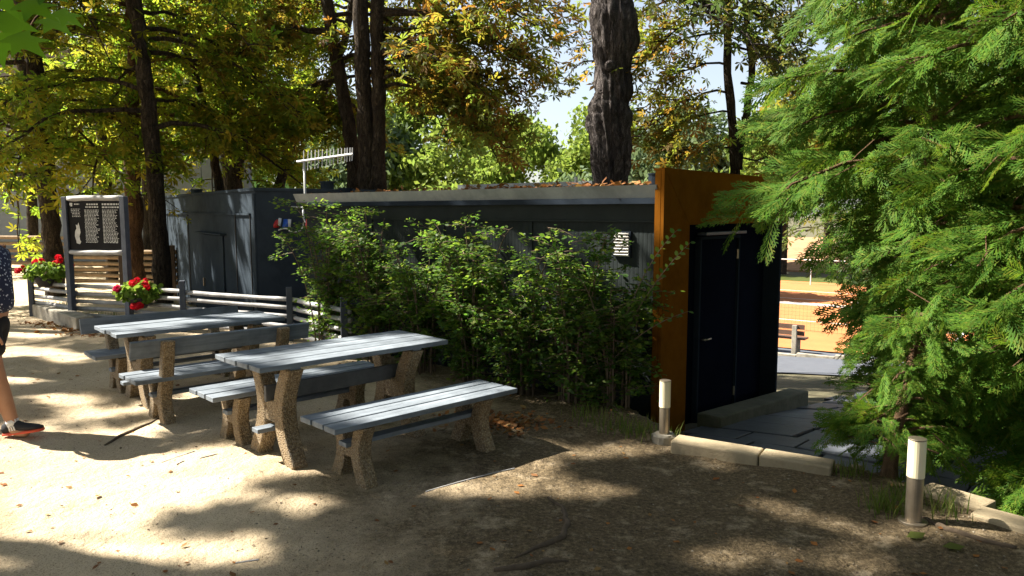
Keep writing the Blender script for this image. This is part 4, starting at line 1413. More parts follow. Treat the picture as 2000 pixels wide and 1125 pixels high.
# slender dark stems right of the portal with hanging leaves
l9 = []
for (px, py, az, L, rise, droop) in [(1425, 60, 3.0, 1.7, .1, .5), (1425, 120, 2.7, 1.5, .1, .6), (1428, 180, 3.3, 1.5, .1, .6), (1430, 30, 3.6, 2.0, .1, .7), (1425, 90, .2, 1.6, .1, .5), (1455, 160, .1, 2.0, .1, .5), (1425, 220, 2.9, 1.2, .1, .5), (1430, 260, .4, 1.4, .1, .4), (1440, -40, 2.9, 2.2, .1, .6), (1440, -60, .1, 2.4, .1, .5), (1430, 290, 3.4, 1.2, .1, .3), (1430, 310, -.4, 1.3, .1, .3)]:
    l9.append((at(px, py, Y=11.8), az, L, rise, droop))
make_tree('chestnut_tree', 'slender dark-stemmed chestnut between the big trunk and the thuja', [
    ([Vector((*at(1440, 380, Y=11.8).xy, -1.0)), at(1438, 330, Y=11.8), at(1426, 200, Y=11.8), at(1420, 60, Y=11.8), at(1415, -120, Y=11.8)], .085, .05),
    ([at(1438, 330, Y=11.8), at(1470, 150, Y=11.8), at(1452, 0, Y=11.8), at(1450, -120, Y=11.8)], .06, .04)], l9, 'chestnut_rust', 'bark', 39, leaf=.15, per_sub=22, nsub=10, group=TG, limb_r=.03)
# dark leafy tree behind the thuja
s10 = [Vector((7.2, 12.5, -1.4)), Vector((7.2, 12.5, 3)), Vector((7.1, 12.6, 8))]
make_tree('chestnut_tree', 'dense dark chestnut filling the gap behind the tall thuja', [(s10, .16, .1)], ring_limbs(s10, (1.0, 7.5), 18, 2.3, rd_), 'chestnut_green', 'bark', 40, leaf=.17, per_sub=12, nsub=8, group=TG)

# crowns standing left of the picnic place, whose shade falls across the tables
for i, (x, y, ht, n, L, label) in enumerate([(-12.1, 5.1, 12.8, 24, 4.2, 'broad chestnut left of the walker, shading the picnic tables'), (-8.0, 4.9, 12.4, 24, 4.2, 'broad chestnut nearest the photographer, shading the dirt'),
                                             (-10.3, 11.3, 12.4, 22, 4.0, 'broad chestnut between the walker and the flower fence'), (-15.2, 12.8, 12.8, 11, 4.0, 'broad chestnut on the lit path far left'), (-5.8, 2.1, 12.4, 26, 4.0, 'broad chestnut beside the photographer, shading the kerb stones'), (-8.7, 8.5, 12.2, 22, 3.6, 'chestnut right behind the walker, shading the bush')]):
    s_ = [Vector((x, y, -.2)), Vector((x + .1, y, 3)), Vector((x, y + .1, 6)), Vector((x + .1, y, ht))]
    make_tree('chestnut_tree', label, [(s_, .17, .07)], ring_limbs(s_, (7.0, ht - .4), n, L, rd_, (.1, .4), (.1, .35)), 'chestnut', 'bark', 50 + i, leaf=.27, per_sub=22, nsub=12, group='chestnut trees shading the picnic place', spread=.24, mask=True, limb_r=.024)


# unseen trees added behind and to the right of the photographer, blocking sky light
for i, (x, y, ht, n, L, label) in enumerate([(6.5, -2.5, 11, 22, 4.6, 'unseen broad chestnut added behind the photographer on the right to block sky light'), (.5, -6.5, 11, 22, 4.8, 'unseen broad chestnut added straight behind the photographer to block sky light'), (-6.5, -4.5, 11, 20, 4.6, 'unseen broad chestnut added behind the photographer on the left to block sky light'), (9.5, 4.5, 10, 22, 4.2, 'broad chestnut added right of the thujas, out of view, to block sky light')]):
    s_ = [Vector((x, y, -.4)), Vector((x + .1, y, 3)), Vector((x, y + .1, 6)), Vector((x + .1, y, ht))]
    make_tree('chestnut_tree', label, [(s_, .24, .12)], ring_limbs(s_, (2.6, ht - .6), n, L, rd_, (.1, .4), (.1, .4)), 'chestnut_green', 'bark', 60 + i, leaf=.36, per_sub=16, nsub=11, group='chestnut trees shading the picnic place', spread=.3, mask=False)


# far trees beyond the court
def far_tree(x, y, z, h, rx, n, mat, label, seed, conifer=False, size=.55):
    rng = np.random.default_rng(seed)
    t = tag(empty('broadleaf_tree' if not conifer else 'conifer_tree', (x, y, z)), label, 'tree', 'trees beyond the court')
    MB().tube([(x, y, z), (x + .1, y, z + h * .4), (x, y, z + h * .8)], [rx * .09, rx * .06, rx * .02], 8).build('trunk', 'bark', t)
    # lobes
    P = []
    nl = 16
    for i in range(nl):
        if conifer:
            zz = h * (.12 + .86 * i / nl); r_ = rx * (1 - i / nl) + .2
            c = np.array([x, y, z + zz]); s = np.array([r_, r_, h / nl])
            k = int(n / nl * (1.6 - 1.2 * i / nl))
        else:
            d = unit(rng.normal(0, 1, 3)); d[2] = abs(d[2]) * 1.15 - .45
            c = np.array([x, y, z + h * .58]) + d * np.array([rx * .72, rx * .72, h * .36]); s = np.array([rx, rx, rx * .75]) * rng.uniform(.28, .5)
            k = n // nl
        q = unit(rng.normal(0, 1, (k, 3))) * rng.uniform(.55, 1.05, (k, 1))
        P.append(c + q * s)
    P = np.concatenate(P)
    P[:, 2] = np.maximum(P[:, 2], z + .4)
    scatter('crown', P, rng.normal(0, 1, P.shape), rng.normal(0, .6, P.shape) + np.array([0, 0, .8]), rng.uniform(.7, 1.3, len(P)) * size, T_CLUMP, mat, t)


rf = random.Random(5)
kinds = ['far_leaf', 'far_leaf', 'far_leaf_blue', 'far_leaf']
adj = ['tall', 'round', 'bushy', 'spreading', 'low', 'pale', 'bright', 'loose', 'broad', 'narrow', 'full', 'ragged', 'leafy', 'soft', 'sunny', 'dense']
places = ['left end of the far tree row', 'behind the leftmost trunks', 'behind the information board', 'behind the forked chestnut', 'behind the antenna', 'behind the leaning slim chestnut', 'right of the twin trunk',
          'under the rusty boughs', 'in the middle of the far row, above the cabin roof', 'under the white sky gap', 'just left of the thick furrowed trunk', 'just right of the thick furrowed trunk', 'above the orange portal', 'behind the slender stems', 'behind the tall thuja', 'at the right end of the far row']
for i in range(16):
    x = -44 + i * 5.6 + rf.uniform(-1, 1)
    y = 54 + rf.uniform(-5, 10)
    h = rf.uniform(11.5, 14.5)
    if 8 <= i <= 11: h = rf.uniform(12.2, 14.0)
    far_tree(x, y, -2.4, h, rf.uniform(4.2, 5.2), 1700, kinds[i % 4], f'{adj[i]} green tree {places[i]}', 100 + i)
for i, (x, y, h, rx, label, mt) in enumerate([(-6.6, 30, 4.6, 2.4, 'dark bushy tree just above the cabin roof, right of the twin trunk', 'far_dark'), (-3.2, 34, 5.4, 2.2, 'yellow-green small tree in the middle above the cabin roof', 'far_leaf'), (3.6, 33, 6.0, 2.6, 'grey-green tree touching the furrowed trunk on its left', 'far_leaf_blue'),
                                              (.6, 38, 5.2, 2.6, 'dark green small tree half hidden by rusty boughs', 'far_dark'), (9, 36, 6.0, 2.6, 'green small tree above the portal, right of the furrowed trunk', 'far_leaf'), (-12, 30, 5.6, 3.0, 'dark bushy tree behind the antenna', 'far_dark'), (-18, 31, 6.5, 3.0, 'dark bushy tree behind the container roof', 'far_dark')]):
    far_tree(x, y, -2.3, h, rx, 1500, mt, label, 140 + i, size=.36)
for i, (x, y, h, rx, label) in enumerate([(-3.5, 70, 17.5, 2.2, 'pointed conifer rising above the far trees in the sky gap'), (17, 30, 14, 3.4, 'dark tall conifer behind the thuja top')]):
    far_tree(x, y, -2.4, h, rx, 2200, 'far_dark' if i else 'far_leaf_blue', label, 160 + i, True, .42)

# ------------------------------------------------------------------ shrubs in front of the long cabin
def shrub(x, y, h, rad, label, seed, lean=(0, 0), n_st=19, per=215, size=.05):
    rng = np.random.default_rng(seed)
    rnd = random.Random(seed)
    z0 = min(0, gz(x, y))
    t = tag(empty('leafy_shrub', (x, y, z0)), label, 'shrub', 'shrubs along the cabin wall')
    st = MB()
    P, H = [], []
    for i in range(n_st):
        a_ = rnd.uniform(0, 6.28); r0 = rnd.uniform(0, .16); r1 = rad * (rnd.uniform(.2, 1.0) if i > 2 else rnd.uniform(.5, 1.45))
        hh = h * (rnd.uniform(.5, 1.0) if i > 2 else rnd.uniform(1.02, 1.16))
        b = Vector((x + math.cos(a_) * r0, y + math.sin(a_) * r0, z0 - .05))
        tip = Vector((x + math.cos(a_) * r1 + lean[0] * rnd.uniform(.5, 1), y + math.sin(a_) * r1 * .8 + lean[1], z0 + hh))
        c1 = b + Vector((0, 0, hh * .6)); 
        pts = bez(b, c1, tip.lerp(c1, .3) + Vector((0, 0, hh * .12)), tip, 9)
        st.tube(pts, [.011 - .0085 * k / 9 for k in range(10)], 5, cap=False)
        for j in range(13):
            u = rnd.uniform(.10, 1.0)
            k = min(8, int(u * 9)); p = pts[k].lerp(pts[k + 1], u * 9 - k)
            sa = rnd.uniform(0, 6.28); sl = rnd.uniform(.12, .34)
            sd = Vector((math.cos(sa), math.sin(sa), rnd.uniform(-.15, .45)))
            e = p + sd * sl + Vector((0, 0, -.12 * sl))
            st.tube([p, p.lerp(e, .5) + Vector((0, 0, .015)), e], [.004, .003, .002], 4, cap=False)
            m = int(per / 13 * rnd.uniform(.8, 2.0))
            v = rng.uniform(.1, 1.08, m)
            pos = np.array(p)[None] * (1 - v[:, None]) + np.array(e)[None] * v[:, None] + rng.normal(0, .022, (m, 3))
            sgn = rng.choice([-1, 1], m)
            perp = np.array([-sd.y, sd.x, 0])
            P.append(pos); H.append(perp[None] * sgn[:, None] + np.array(sd)[None] * .8 + rng.normal(0, .35, (m, 3)))
    st.build('stems', 'twig', t)
    P = np.concatenate(P); H = np.concatenate(H)
    N = rng.normal(0, .45, P.shape) + np.array([-.15, -.1, 1])
    T = ([(0, 0, 0), (.3, -.26, .02), (.7, -.24, 0), (1, 0, -.1), (.7, .24, 0), (.3, .26, .02)], [(0, 1, 2, 3, 4, 5)])
    scatter('leaves', P, H, N, rng.uniform(.5, 1.35, len(P)) * size, T, 'shrub', t)
    return t


shr = [(-2.25, 8.95, 1.60, .60, 'leftmost shrub, growing through the end of the log fence'), (-1.55, 8.25, 1.50, .50, 'shrub second from the fence end, under the power socket cables'), (-.95, 7.75, 1.38, .48, 'bushy shrub left of the brightest leaves, behind the table end'),
       (-.4, 7.3, 1.52, .50, 'brightest sunlit shrub in the middle of the row'), (.1, 6.95, 1.26, .46, 'shrub right of the middle with pale lit lower leaves'), (.55, 6.6, 1.40, .46, 'shrub behind the front bench end, second from the portal'), (.88, 6.42, 1.12, .38, 'rightmost shrub close to the orange portal')]
for i, (x, y, h, r_, lb_) in enumerate(shr):
    shrub(x, y, h, r_, lb_, 70 + i)
# two long sprigs that lean out in front of the orange portal
def sprig(name_parent, pts_px, seed, lblades=24):
    rng = np.random.default_rng(seed)
    pts = [at(px, py, Y=Y) for px, py, Y in pts_px]
    path = bez(*pts, 16)
    MB().tube(path, [.006 - .0045 * i / 16 for i in range(17)], 5, cap=False).build('sprig', 'twig', name_parent)
    m = lblades
    v = np.linspace(.15, 1, m)
    P = np.array([path[min(15, int(a * 16))].lerp(path[min(15, int(a * 16)) + 1], a * 16 - min(15, int(a * 16))) for a in v])
    d = np.array(path[-1] - path[0]); d /= np.linalg.norm(d)
    sd = np.cross(d, [0, -1, .3]); sgn = np.where(np.arange(m) % 2, 1, -1)
    T = ([(0, 0, 0), (.3, -.3, .02), (.7, -.3, 0), (1, 0, -.1), (.7, .3, 0), (.3, .3, .02)], [(0, 1, 2, 3, 4, 5)])
    scatter('sprig_leaves', P, sd[None] * sgn[:, None] + d * .7 + rng.normal(0, .2, (m, 3)), rng.normal(0, .3, (m, 3)) + np.array([-.3, -.7, .6]), rng.uniform(.035, .055, m), T, 'shrub', name_parent)
last_shrub = [o for o in COL.objects if o.get('label') == shr[-1][4]][0]
sprig(last_shrub, [(1215, 640, 6.35), (1240, 570, 6.2), (1270, 500, 6.1), (1322, 450, 6.05)], 1)
sprig(last_shrub, [(1225, 640, 6.3), (1265, 570, 6.15), (1300, 520, 6.05), (1348, 474, 6.0)], 2)
sprig(last_shrub, [(1200, 700, 6.3), (1240, 655, 6.2), (1290, 625, 6.1), (1345, 608, 6.05)], 3, 14)

# ------------------------------------------------------------------ thujas
def thuja(stem, r0, limbs, label, seed, per=26, size=.34):
    rng = np.random.default_rng(seed)
    rnd = random.Random(seed)
    b = Vector(stem[0])
    t = tag(empty('thuja_tree', b), label, 'tree', 'thuja trees by the steps')
    n = len(stem)
    P_ = []
    for i in range(n - 1):
        for k in range(4):
            P_.append(Vector(stem[i]).lerp(Vector(stem[i + 1]), k / 4))
    P_.append(Vector(stem[-1]))
    MB().tube(P_, [r0 * (1 - .75 * i / len(P_)) * rnd.uniform(.92, 1.1) for i in range(len(P_))], 12, wob=.08).build('trunk', 'thuja_bark', t, smooth=True)
    lb = MB()
    LP, LH, LN, LS = [], [], [], []
    for (z, az, L, rise, droop) in limbs:
        p0 = Vector(stem[-1])
        for a_, c_ in zip(stem[:-1], stem[1:]):
            a_, c_ = Vector(a_), Vector(c_)
            if a_.z <= z <= c_.z:
                p0 = a_.lerp(c_, (z - a_.z) / (c_.z - a_.z))
        d = Vector((math.cos(az), math.sin(az), 0)); sd = Vector((-d.y, d.x, 0))
        pts = [p0 + d * (L * u) + sd * (rnd.uniform(-.1, .1) * L * u) + Vector((0, 0, L * (rise * u - droop * u ** 2))) for u in [i / 7 for i in range(8)]]
        lb.tube(pts, [.022 * (L ** .5) * (1 - .85 * i / 7) + .002 for i in range(8)], 5, cap=False)
        m = max(8, int(per * L))
        for j in range(m):
            u = .18 + .84 * (j + rnd.random()) / m
            k = min(6, int(min(u, .999) * 7)); p = pts[k].lerp(pts[k + 1], min(u, 1) * 7 - k)
            sgn = rnd.choice((-1, 1))
            ang = rnd.uniform(.1, .95) if u < .93 else rnd.uniform(0, .35)
            h = d * math.cos(ang) + sd * (sgn * math.sin(ang)) + Vector((0, 0, rnd.uniform(-.95, .35)))
            nn = Vector((rnd.gauss(-.35, .55), rnd.gauss(-.6, .55), rnd.gauss(.65, .35)))
            q = p + Vector((rnd.gauss(0, .05), rnd.gauss(0, .05), rnd.gauss(0, .04)))
            LP.append(q); LH.append(h); LN.append(nn); LS.append(size * rnd.uniform(.6, 1.2))
    lb.build('limbs', 'thuja_bark', t)
    scatter('crown', np.array(LP), np.array(LH), np.array(LN), np.array(LS), T_FROND, 'thuja', t)
    # a few brown bare twigs inside
    tw = MB()
    for q, h in list(zip(LP, LH))[::9]:
        h = Vector(h).normalized()
        tw.tube([q - h * .16, q, q + h * .12 + Vector((0, 0, -.02))], [.005, .004, .002], 4, cap=False)
    tw.build('twigs', 'thuja_bark', t)['kind'] = 'stuff'


rt = random.Random(9)
# tall one: trunk seen at the right
s1 = [Vector((3.3, 6.0, -.3)), Vector((3.32, 6.0, 1.2)), Vector((3.36, 6.02, 2.4)), Vector((3.42, 6.0, 3.6)), Vector((3.46, 6.05, 6.2))]
L1 = []
for i in range(96):
    z = .1 + 4.4 * i / 96 + rt.uniform(-.1, .1)
    L_ = np.interp(z, [0, .7, 1.45, 1.75, 2.1, 2.6, 3.3, 4.8], [.3, .36, .5, 1.35, 1.65, 1.4, 1.0, .85]) * rt.uniform(.6, 1.08)
    az = math.pi + rt.uniform(-2.2, 2.2)
    L1.append((z, az, L_, rt.uniform(.15, .5), rt.uniform(.25, .6)))
thuja(s1, .07, L1, 'tall loose thuja with visible trunk over the steps, right', 1, per=30, size=.33)
s2 = [Vector((2.41, 4.62, -.1)), Vector((2.44, 4.63, .25)), Vector((2.54, 4.68, .6)), Vector((2.63, 4.75, 1.05))]
L2 = [(rt.uniform(.2, 1.05), rt.uniform(0, 6.28), rt.uniform(.2, .36), rt.uniform(.3, .7), rt.uniform(.3, .6)) for i in range(30)]
thuja(s2, .055, L2, 'small thuja with forked brown foot beside the kerb stone end', 2, per=60, size=.18)
s3 = [Vector((3.75, 4.75, -.3)), Vector((3.75, 4.75, 1.5)), Vector((3.8, 4.8, 4.5))]
L3 = [(rt.uniform(.15, 4.2), math.pi + rt.uniform(-1.7, 1.7), rt.uniform(.7, 1.25), rt.uniform(.1, .5), rt.uniform(.3, .7)) for i in range(62)]
L3 += [(rt.uniform(.1, .75), math.pi + rt.uniform(-1.5, 1.5), rt.uniform(.6, 1.0), rt.uniform(.1, .4), rt.uniform(.2, .5)) for i in range(16)]
thuja(s3, .07, L3, 'dense thuja at the photo\'s right edge behind the steel bollard', 3, per=28, size=.30)
s4 = [Vector((4.6, 6.6, -.4)), Vector((4.6, 6.6, 2)), Vector((4.65, 6.6, 6.0))]
L4 = [(rt.uniform(.1, 5.4), math.pi + rt.uniform(-2.4, 2.4), rt.uniform(.8, 1.3), rt.uniform(.1, .5), rt.uniform(.3, .7)) for i in range(60)]
thuja(s4, .08, L4, 'shaded thuja standing deepest behind the tall loose one', 4, per=22, size=.36)

# ------------------------------------------------------------------ maple branch at the top left
mbz = empty('maple_branch', (-2.6, 2.2, 3.2)); tag(mbz, 'bright green maple leaves hanging into the upper left corner', 'branch')
bpts = bez(Vector((-4.2, 2.0, 3.9)), Vector((-3.2, 2.5, 3.6)), at(-40, -60, Y=2.9), at(60, 30, Y=2.9), 10)
MB().tube(bpts, [.02 - .0016 * i for i in range(11)], 6).build('twig', 'twig', mbz)
ml = []
for a_, r_ in [(-150, .45), (-118, .75), (-95, .42), (-62, .98), (-40, .5), (-20, .62), (0, 1.15), (20, .62), (40, .5), (62, .98), (95, .42), (118, .75), (150, .45)]:
    ml.append((r_ * math.cos(R(a_)), r_ * math.sin(R(a_)), -.12 * r_ * r_))
mlv = [(0, 0, .03)] + ml
mlf = [(0, i, i + 1) for i in range(1, len(ml))] + [(0, len(ml), 1)]
rng = np.random.default_rng(12)
for (px, py, s, hx, hz) in [(20, 15, .10, .6, -.7), (75, 35, .10, .9, -.4), (110, 62, .09, .9, -.5), (40, 60, .11, .3, -.8), (60, 92, .10, .8, -.5), (20, 95, .09, .2, -.8), (95, 15, .09, 1, -.2), (-10, 50, .11, .2, -.8), (130, 50, .07, 1, -.6)]:
    p = at((px - 25) * 1.2, (py - 25) * 1.15, Y=2.9 + rng.uniform(-.15, .15))
    scatter('leaf', np.array([p]), np.array([[hx, rng.uniform(-.2, .2), hz]]), np.array([[.2 + rng.uniform(-.3, .3), -.6, .8]]), np.array([s * 1.0]), (mlv, mlf), 'maple', mbz)

# ------------------------------------------------------------------ the walker
wx = at(-12, 845, 0).x; wy = at(45, 845, 0).y
person = tag(empty('person', (wx, wy, gz(wx, wy))), 'walker cut by the left edge in navy patterned shirt, black shorts and dark trainers', 'person')


def skin_obj(name, verts, edges, radii, mat, parent, root=0, sub=2):
    me = bpy.data.meshes.new(name)
    me.from_pydata([tuple(v) for v in verts], edges, [])
    o = link_mesh(name, me, None, parent)
    o.modifiers.new('skin', 'SKIN')
    lay = me.skin_vertices[0].data
    for i, r_ in enumerate(radii):
        lay[i].radius = r_ if hasattr(r_, '__len__') else (r_, r_)
        lay[i].use_root = (i == root)
    s = o.modifiers.new('sub', 'SUBSURF'); s.levels = sub; s.render_levels = sub
    dg = bpy.context.evaluated_depsgraph_get()
    dg.update()
    ev = bpy.data.meshes.new_from_object(o.evaluated_get(dg))
    o.modifiers.clear()
    o.data = ev
    ev.materials.clear(); ev.materials.append(M[mat])
    ev.polygons.foreach_set('use_smooth', [True] * len(ev.polygons))
    return o


# local frame: x = walking direction (to the right in the photo), y away from the camera, z up
J = {}
J['pel'] = (0, 0, .92); J['bel'] = (.01, 0, 1.05); J['che'] = (-.01, 0, 1.25); J['upc'] = (-.05, 0, 1.40); J['nek'] = (-.08, 0, 1.50); J['hed'] = (-.10, 0, 1.58); J['hd2'] = (-.12, 0, 1.66); J['hd3'] = (-.14, 0, 1.73)
J['rhp'] = (.0, -.10, .88); J['rth'] = (.05, -.10, .70); J['rkn'] = (.11, -.10, .50); J['rca'] = (.15, -.10, .34); J['ran'] = (.225, -.10, .10); J['rhe'] = (.23, -.10, .05); J['rto'] = (.345, -.10, .035)
J['lhp'] = (-.02, .10, .88); J['lth'] = (-.08, .10, .70); J['lkn'] = (-.14, .10, .49); J['lca'] = (-.24, .10, .33); J['lan'] = (-.36, .10, .14); J['lhe'] = (-.36, .10, .10); J['lto'] = (-.25, .10, .03)
J['rsh'] = (-.02, -.20, 1.39); J['rel'] = (.11, -.26, 1.10); J['rfa'] = (.15, -.265, 1.00); J['rwr'] = (.205, -.265, .87); J['rpa'] = (.22, -.265, .80)
J['lsh'] = (-.05, .20, 1.40); J['lel'] = (-.12, .25, 1.12); J['lwr'] = (-.10, .25, .88); J['lpa'] = (-.08, .25, .80)
RAD = dict(pel=(.13, .16), bel=(.12, .15), che=(.125, .17), upc=(.10, .15), nek=.055, hed=.075, hd2=.092, hd3=.075, rhp=.10, rth=.085, rkn=.058, rca=.056, ran=.036, rhe=.04, rto=.03,
           lhp=.10, lth=.085, lkn=.058, lca=.056, lan=.036, lhe=.04, lto=.03, rsh=.062, rel=.042, rfa=.043, rwr=.027, rpa=.034, lsh=.062, lel=.042, lwr=.027, lpa=.034)
ED = [('pel', 'bel'), ('bel', 'che'), ('che', 'upc'), ('upc', 'nek'), ('nek', 'hed'), ('hed', 'hd2'), ('hd2', 'hd3'), ('pel', 'rhp'), ('rhp', 'rth'), ('rth', 'rkn'), ('rkn', 'rca'), ('rca', 'ran'), ('ran', 'rhe'), ('rhe', 'rto'),
      ('pel', 'lhp'), ('lhp', 'lth'), ('lth', 'lkn'), ('lkn', 'lca'), ('lca', 'lan'), ('lan', 'lhe'), ('lhe', 'lto'), ('upc', 'rsh'), ('rsh', 'rel'), ('rel', 'rfa'), ('rfa', 'rwr'), ('rwr', 'rpa'), ('upc', 'lsh'), ('lsh', 'lel'), ('lel', 'lwr'), ('lwr', 'lpa')]
keys = list(J); idx = {k: i for i, k in enumerate(keys)}
vs = [J[k] for k in keys]; es = [(idx[a], idx[b]) for a, b in ED]; rs = [RAD[k] for k in keys]
# fingers hang from each palm
for side in ('r', 'l'):
    p = Vector(J[side + 'pa']); s = -1 if side == 'r' else 1
    for (dx, ln, cu) in ((.028, .075, .015), (.010, .085, .022), (-.009, .078, .026), (-.026, .060, .026)):
        a_ = p + Vector((dx, 0, -.03)); b2_ = a_ + Vector((.004, -s * cu * .5, -ln * .5)); c2_ = b2_ + Vector((.0, -s * cu, -ln * .5))
        i0 = len(vs); vs += [tuple(a_), tuple(b2_), tuple(c2_)]; rs += [.0095, .0088, .0075]
        es += [(idx[side + 'pa'], i0), (i0, i0 + 1), (i0 + 1, i0 + 2)]
    a_ = p + Vector((.038, -s * .012, .005)); b2_ = a_ + Vector((.02, -s * .008, -.04)); c2_ = b2_ + Vector((.004, -s * .004, -.03))
    i0 = len(vs); vs += [tuple(a_), tuple(b2_), tuple(c2_)]; rs += [.011, .0105, .0085]
    es += [(idx[side + 'pa'], i0), (i0, i0 + 1), (i0 + 1, i0 + 2)]
rs = [tuple(q * 1.2 for q in r_) if hasattr(r_, '__len__') else (r_ * 1.22 if r_ > .02 else r_) for r_ in rs]
body = skin_obj('body', vs, es, rs, 'skin', person, idx['pel'])


def sub_skin(name, ks, pairs, rad, mat, extra=None, root=0):
    v = [J[k] if isinstance(k, str) else k for k in ks]
    rad = [tuple(q * 1.2 for q in r_) if hasattr(r_, '__len__') else r_ * 1.2 for r_ in rad]
    return skin_obj(name, v, pairs, rad, mat, person, root)


def lerp3(a, b, t):
    return tuple(a[i] + (b[i] - a[i]) * t for i in range(3))
sub_skin('shirt', ['pel', 'bel', 'che', 'upc', 'rsh', lerp3(J['rsh'], J['rel'], .55), lerp3(J['rsh'], J['rel'], .8), 'lsh', lerp3(J['lsh'], J['lel'], .55), lerp3(J['lsh'], J['lel'], .8), (-.07, 0, 1.465)],
         [(0, 1), (1, 2), (2, 3), (3, 4), (4, 5), (5, 6), (3, 7), (7, 8), (8, 9), (3, 10)], [(.155, .185), (.145, .175), (.15, .19), (.125, .165), .082, .082, .085, .082, .082, .085, .07], 'shirt')
sub_skin('shorts', [(0, 0, .97), 'pel', 'rhp', 'rth', lerp3(J['rth'], J['rkn'], .6), 'lhp', 'lth', lerp3(J['lth'], J['lkn'], .6)],
         [(0, 1), (1, 2), (2, 3), (3, 4), (1, 5), (5, 6), (6, 7)], [(.14, .17), (.15, .175), .125, .115, .108, .125, .115, .108], 'shorts', root=1)


def shoe(side):
    heel = Vector(J[side + 'he']); toe = Vector(J[side + 'to'])
    d = (toe - heel).normalized(); dl = .30
    b = heel - d * .07
    up = Vector((0, 1, 0)).cross(d) * -1
    if up.z < 0: up = -up
    b = b - up * .035
    if side == 'r':
        d = Vector((math.cos(R(8)), 0, math.sin(R(8)))); up = Vector((-d.z, 0, d.x)); b = Vector((heel.x - .075, heel.y, .012))
    prof_ = [(0, .030, .075), (.05, .040, .10), (.11, .041, .095), (.16, .044, .07), (.21, .048, .055), (.26, .042, .042), (.295, .022, .03)]
    def ringm(nm, zlo, zhi_f, mat, grow):
        pts, fs = [], []
        n = 10
        for (x, hw, hh) in prof_:
            for k in range(n):
                a_ = 2 * math.pi * k / n
                yy = math.cos(a_) * (hw + grow); s_ = math.sin(a_)
                zt = zhi_f(hh); zz = zlo + (zt - zlo) * (.5 + .5 * max(-1, min(1, s_ * 1.25)))
                if s_ > .3: yy *= .8
                pts.append(b + d * (x * 1.0) + Vector((0, yy, 0)) + up * zz)
        m = len(prof_)
        for i in range(m - 1):
            for k in range(n):
                k2 = (k + 1) % n
                fs.append((i * n + k, i * n + k2, (i + 1) * n + k2, (i + 1) * n + k))
        fs.append(tuple(reversed(range(n)))); fs.append(tuple((m - 1) * n + k for k in range(n)))
        return MB().poly(pts, fs).build(nm, mat, person, local=True, smooth=True)
    up_ = ringm('shoe', .02, lambda h: h + .012, 'shoe', 0)
    so = ringm('sole', 0, lambda h: .026, 'sole' , .006)
    an = Vector(J[side + 'an'])
    MB().tube([an + Vector((.0, 0, -.01)), an.lerp(Vector(J[side + 'ca']), .16)], [.044, .045], 12).build('sock', 'sock', person, local=True, smooth=True)
    if side == 'r':
        for i in range(3):
            c_ = b + d * (.075 + i * .018) + up * .055 + Vector((0, -.0445, 0))
            MB().box(c_, (.008, .006, .034), rot=Matrix.Rotation(R(-18), 3, 'Y')).build('shoe_stripe', 'white', up_, local=True)
shoe('r'); shoe('l')
# head details
hd = Vector(J['hd2'])
pts, fs = [], []
n, m = 16, 8
for i in range(m + 1):
    ph = (math.pi * .60) * i / m
    for k in range(n):
        a_ = 2 * math.pi * k / n
        pts.append(hd + Vector((-.018 + .108 * math.sin(ph) * math.cos(a_), .095 * math.sin(ph) * math.sin(a_), .012 + .115 * math.cos(ph) + (.04 if math.cos(a_) > .4 and ph > 1 else 0))))
for i in range(m):
    for k in range(n):
        k2 = (k + 1) % n
        fs.append((i * n + k, i * n + k2, (i + 1) * n + k2, (i + 1) * n + k))
MB().poly(pts, fs).build('hair', 'hair', person, local=True, smooth=True)
for s in (-1, 1):
    MB().tube([hd + Vector((.075, s * .033, -.005)), hd + Vector((.088, s * .033, -.005))], [.013, .007], 8).build('eye', 'white', person, local=True, smooth=True)
    MB().tube([hd + Vector((.0, s * .085, -.045)), hd + Vector((-.006, s * .10, -.02)), hd + Vector((-.004, s * .10, .015)), hd + Vector((.01, s * .086, .025))], [.008, .012, .013, .008], 8).build('ear', 'skin', person, local=True, smooth=True)
MB().tube([hd + Vector((.08, 0, .0)), hd + Vector((.10, 0, -.025)), hd + Vector((.11, 0, -.045)), hd + Vector((.09, 0, -.055))], [.008, .012, .016, .01], 8).build('nose', 'skin', person, local=True, smooth=True)
MB().tube([hd + Vector((.085, -.025, -.085)), hd + Vector((.094, 0, -.083)), hd + Vector((.085, .025, -.085))], [.004, .008, .004], 6).build('mouth', 'skin', person, local=True, smooth=True)

# ------------------------------------------------------------------ roots, litter, pebbles, grass
def root_tube(pts_px, rads, label):
    pts = []
    for (px, py) in pts_px:
        p = at(px, py, 0)
        pts.append(Vector((p.x, p.y, gz(p.x, p.y))))
    P_, R_ = [], []
    for i in range(len(pts) - 1):
        for k in range(4):
            t = k / 4
            q = pts[i].lerp(pts[i + 1], t) + Vector((random.uniform(-.006, .006), random.uniform(-.006, .006), 0))
            q.z = gz(q.x, q.y) + (rads[i] + (rads[i + 1] - rads[i]) * t) * .25
            P_.append(q); R_.append((rads[i] + (rads[i + 1] - rads[i]) * t) * random.uniform(.85, 1.15))
    P_.append(pts[-1]); R_.append(rads[-1])
    o = MB().tube(P_, R_, 8, wob=.1).build('tree_root', 'root', None, smooth=True)
    tag(o, label, 'root', 'roots in the dirt')
root_tube([(1070, 968), (1098, 985), (1108, 1020), (1102, 1055), (1075, 1072), (1040, 1085), (1005, 1100)], [.006, .012, .016, .018, .016, .011, .005], 'curved root in the dirt right of the front bench')
root_tube([(965, 1124), (1020, 1122), (1070, 1108), (1110, 1106)], [.012, .016, .014, .005], 'short root at the bottom edge of the photo')
root_tube([(1800, 1015), (1850, 1042), (1910, 1060), (1985, 1075)], [.010, .016, .015, .012], 'pale root running right from the steel bollard')
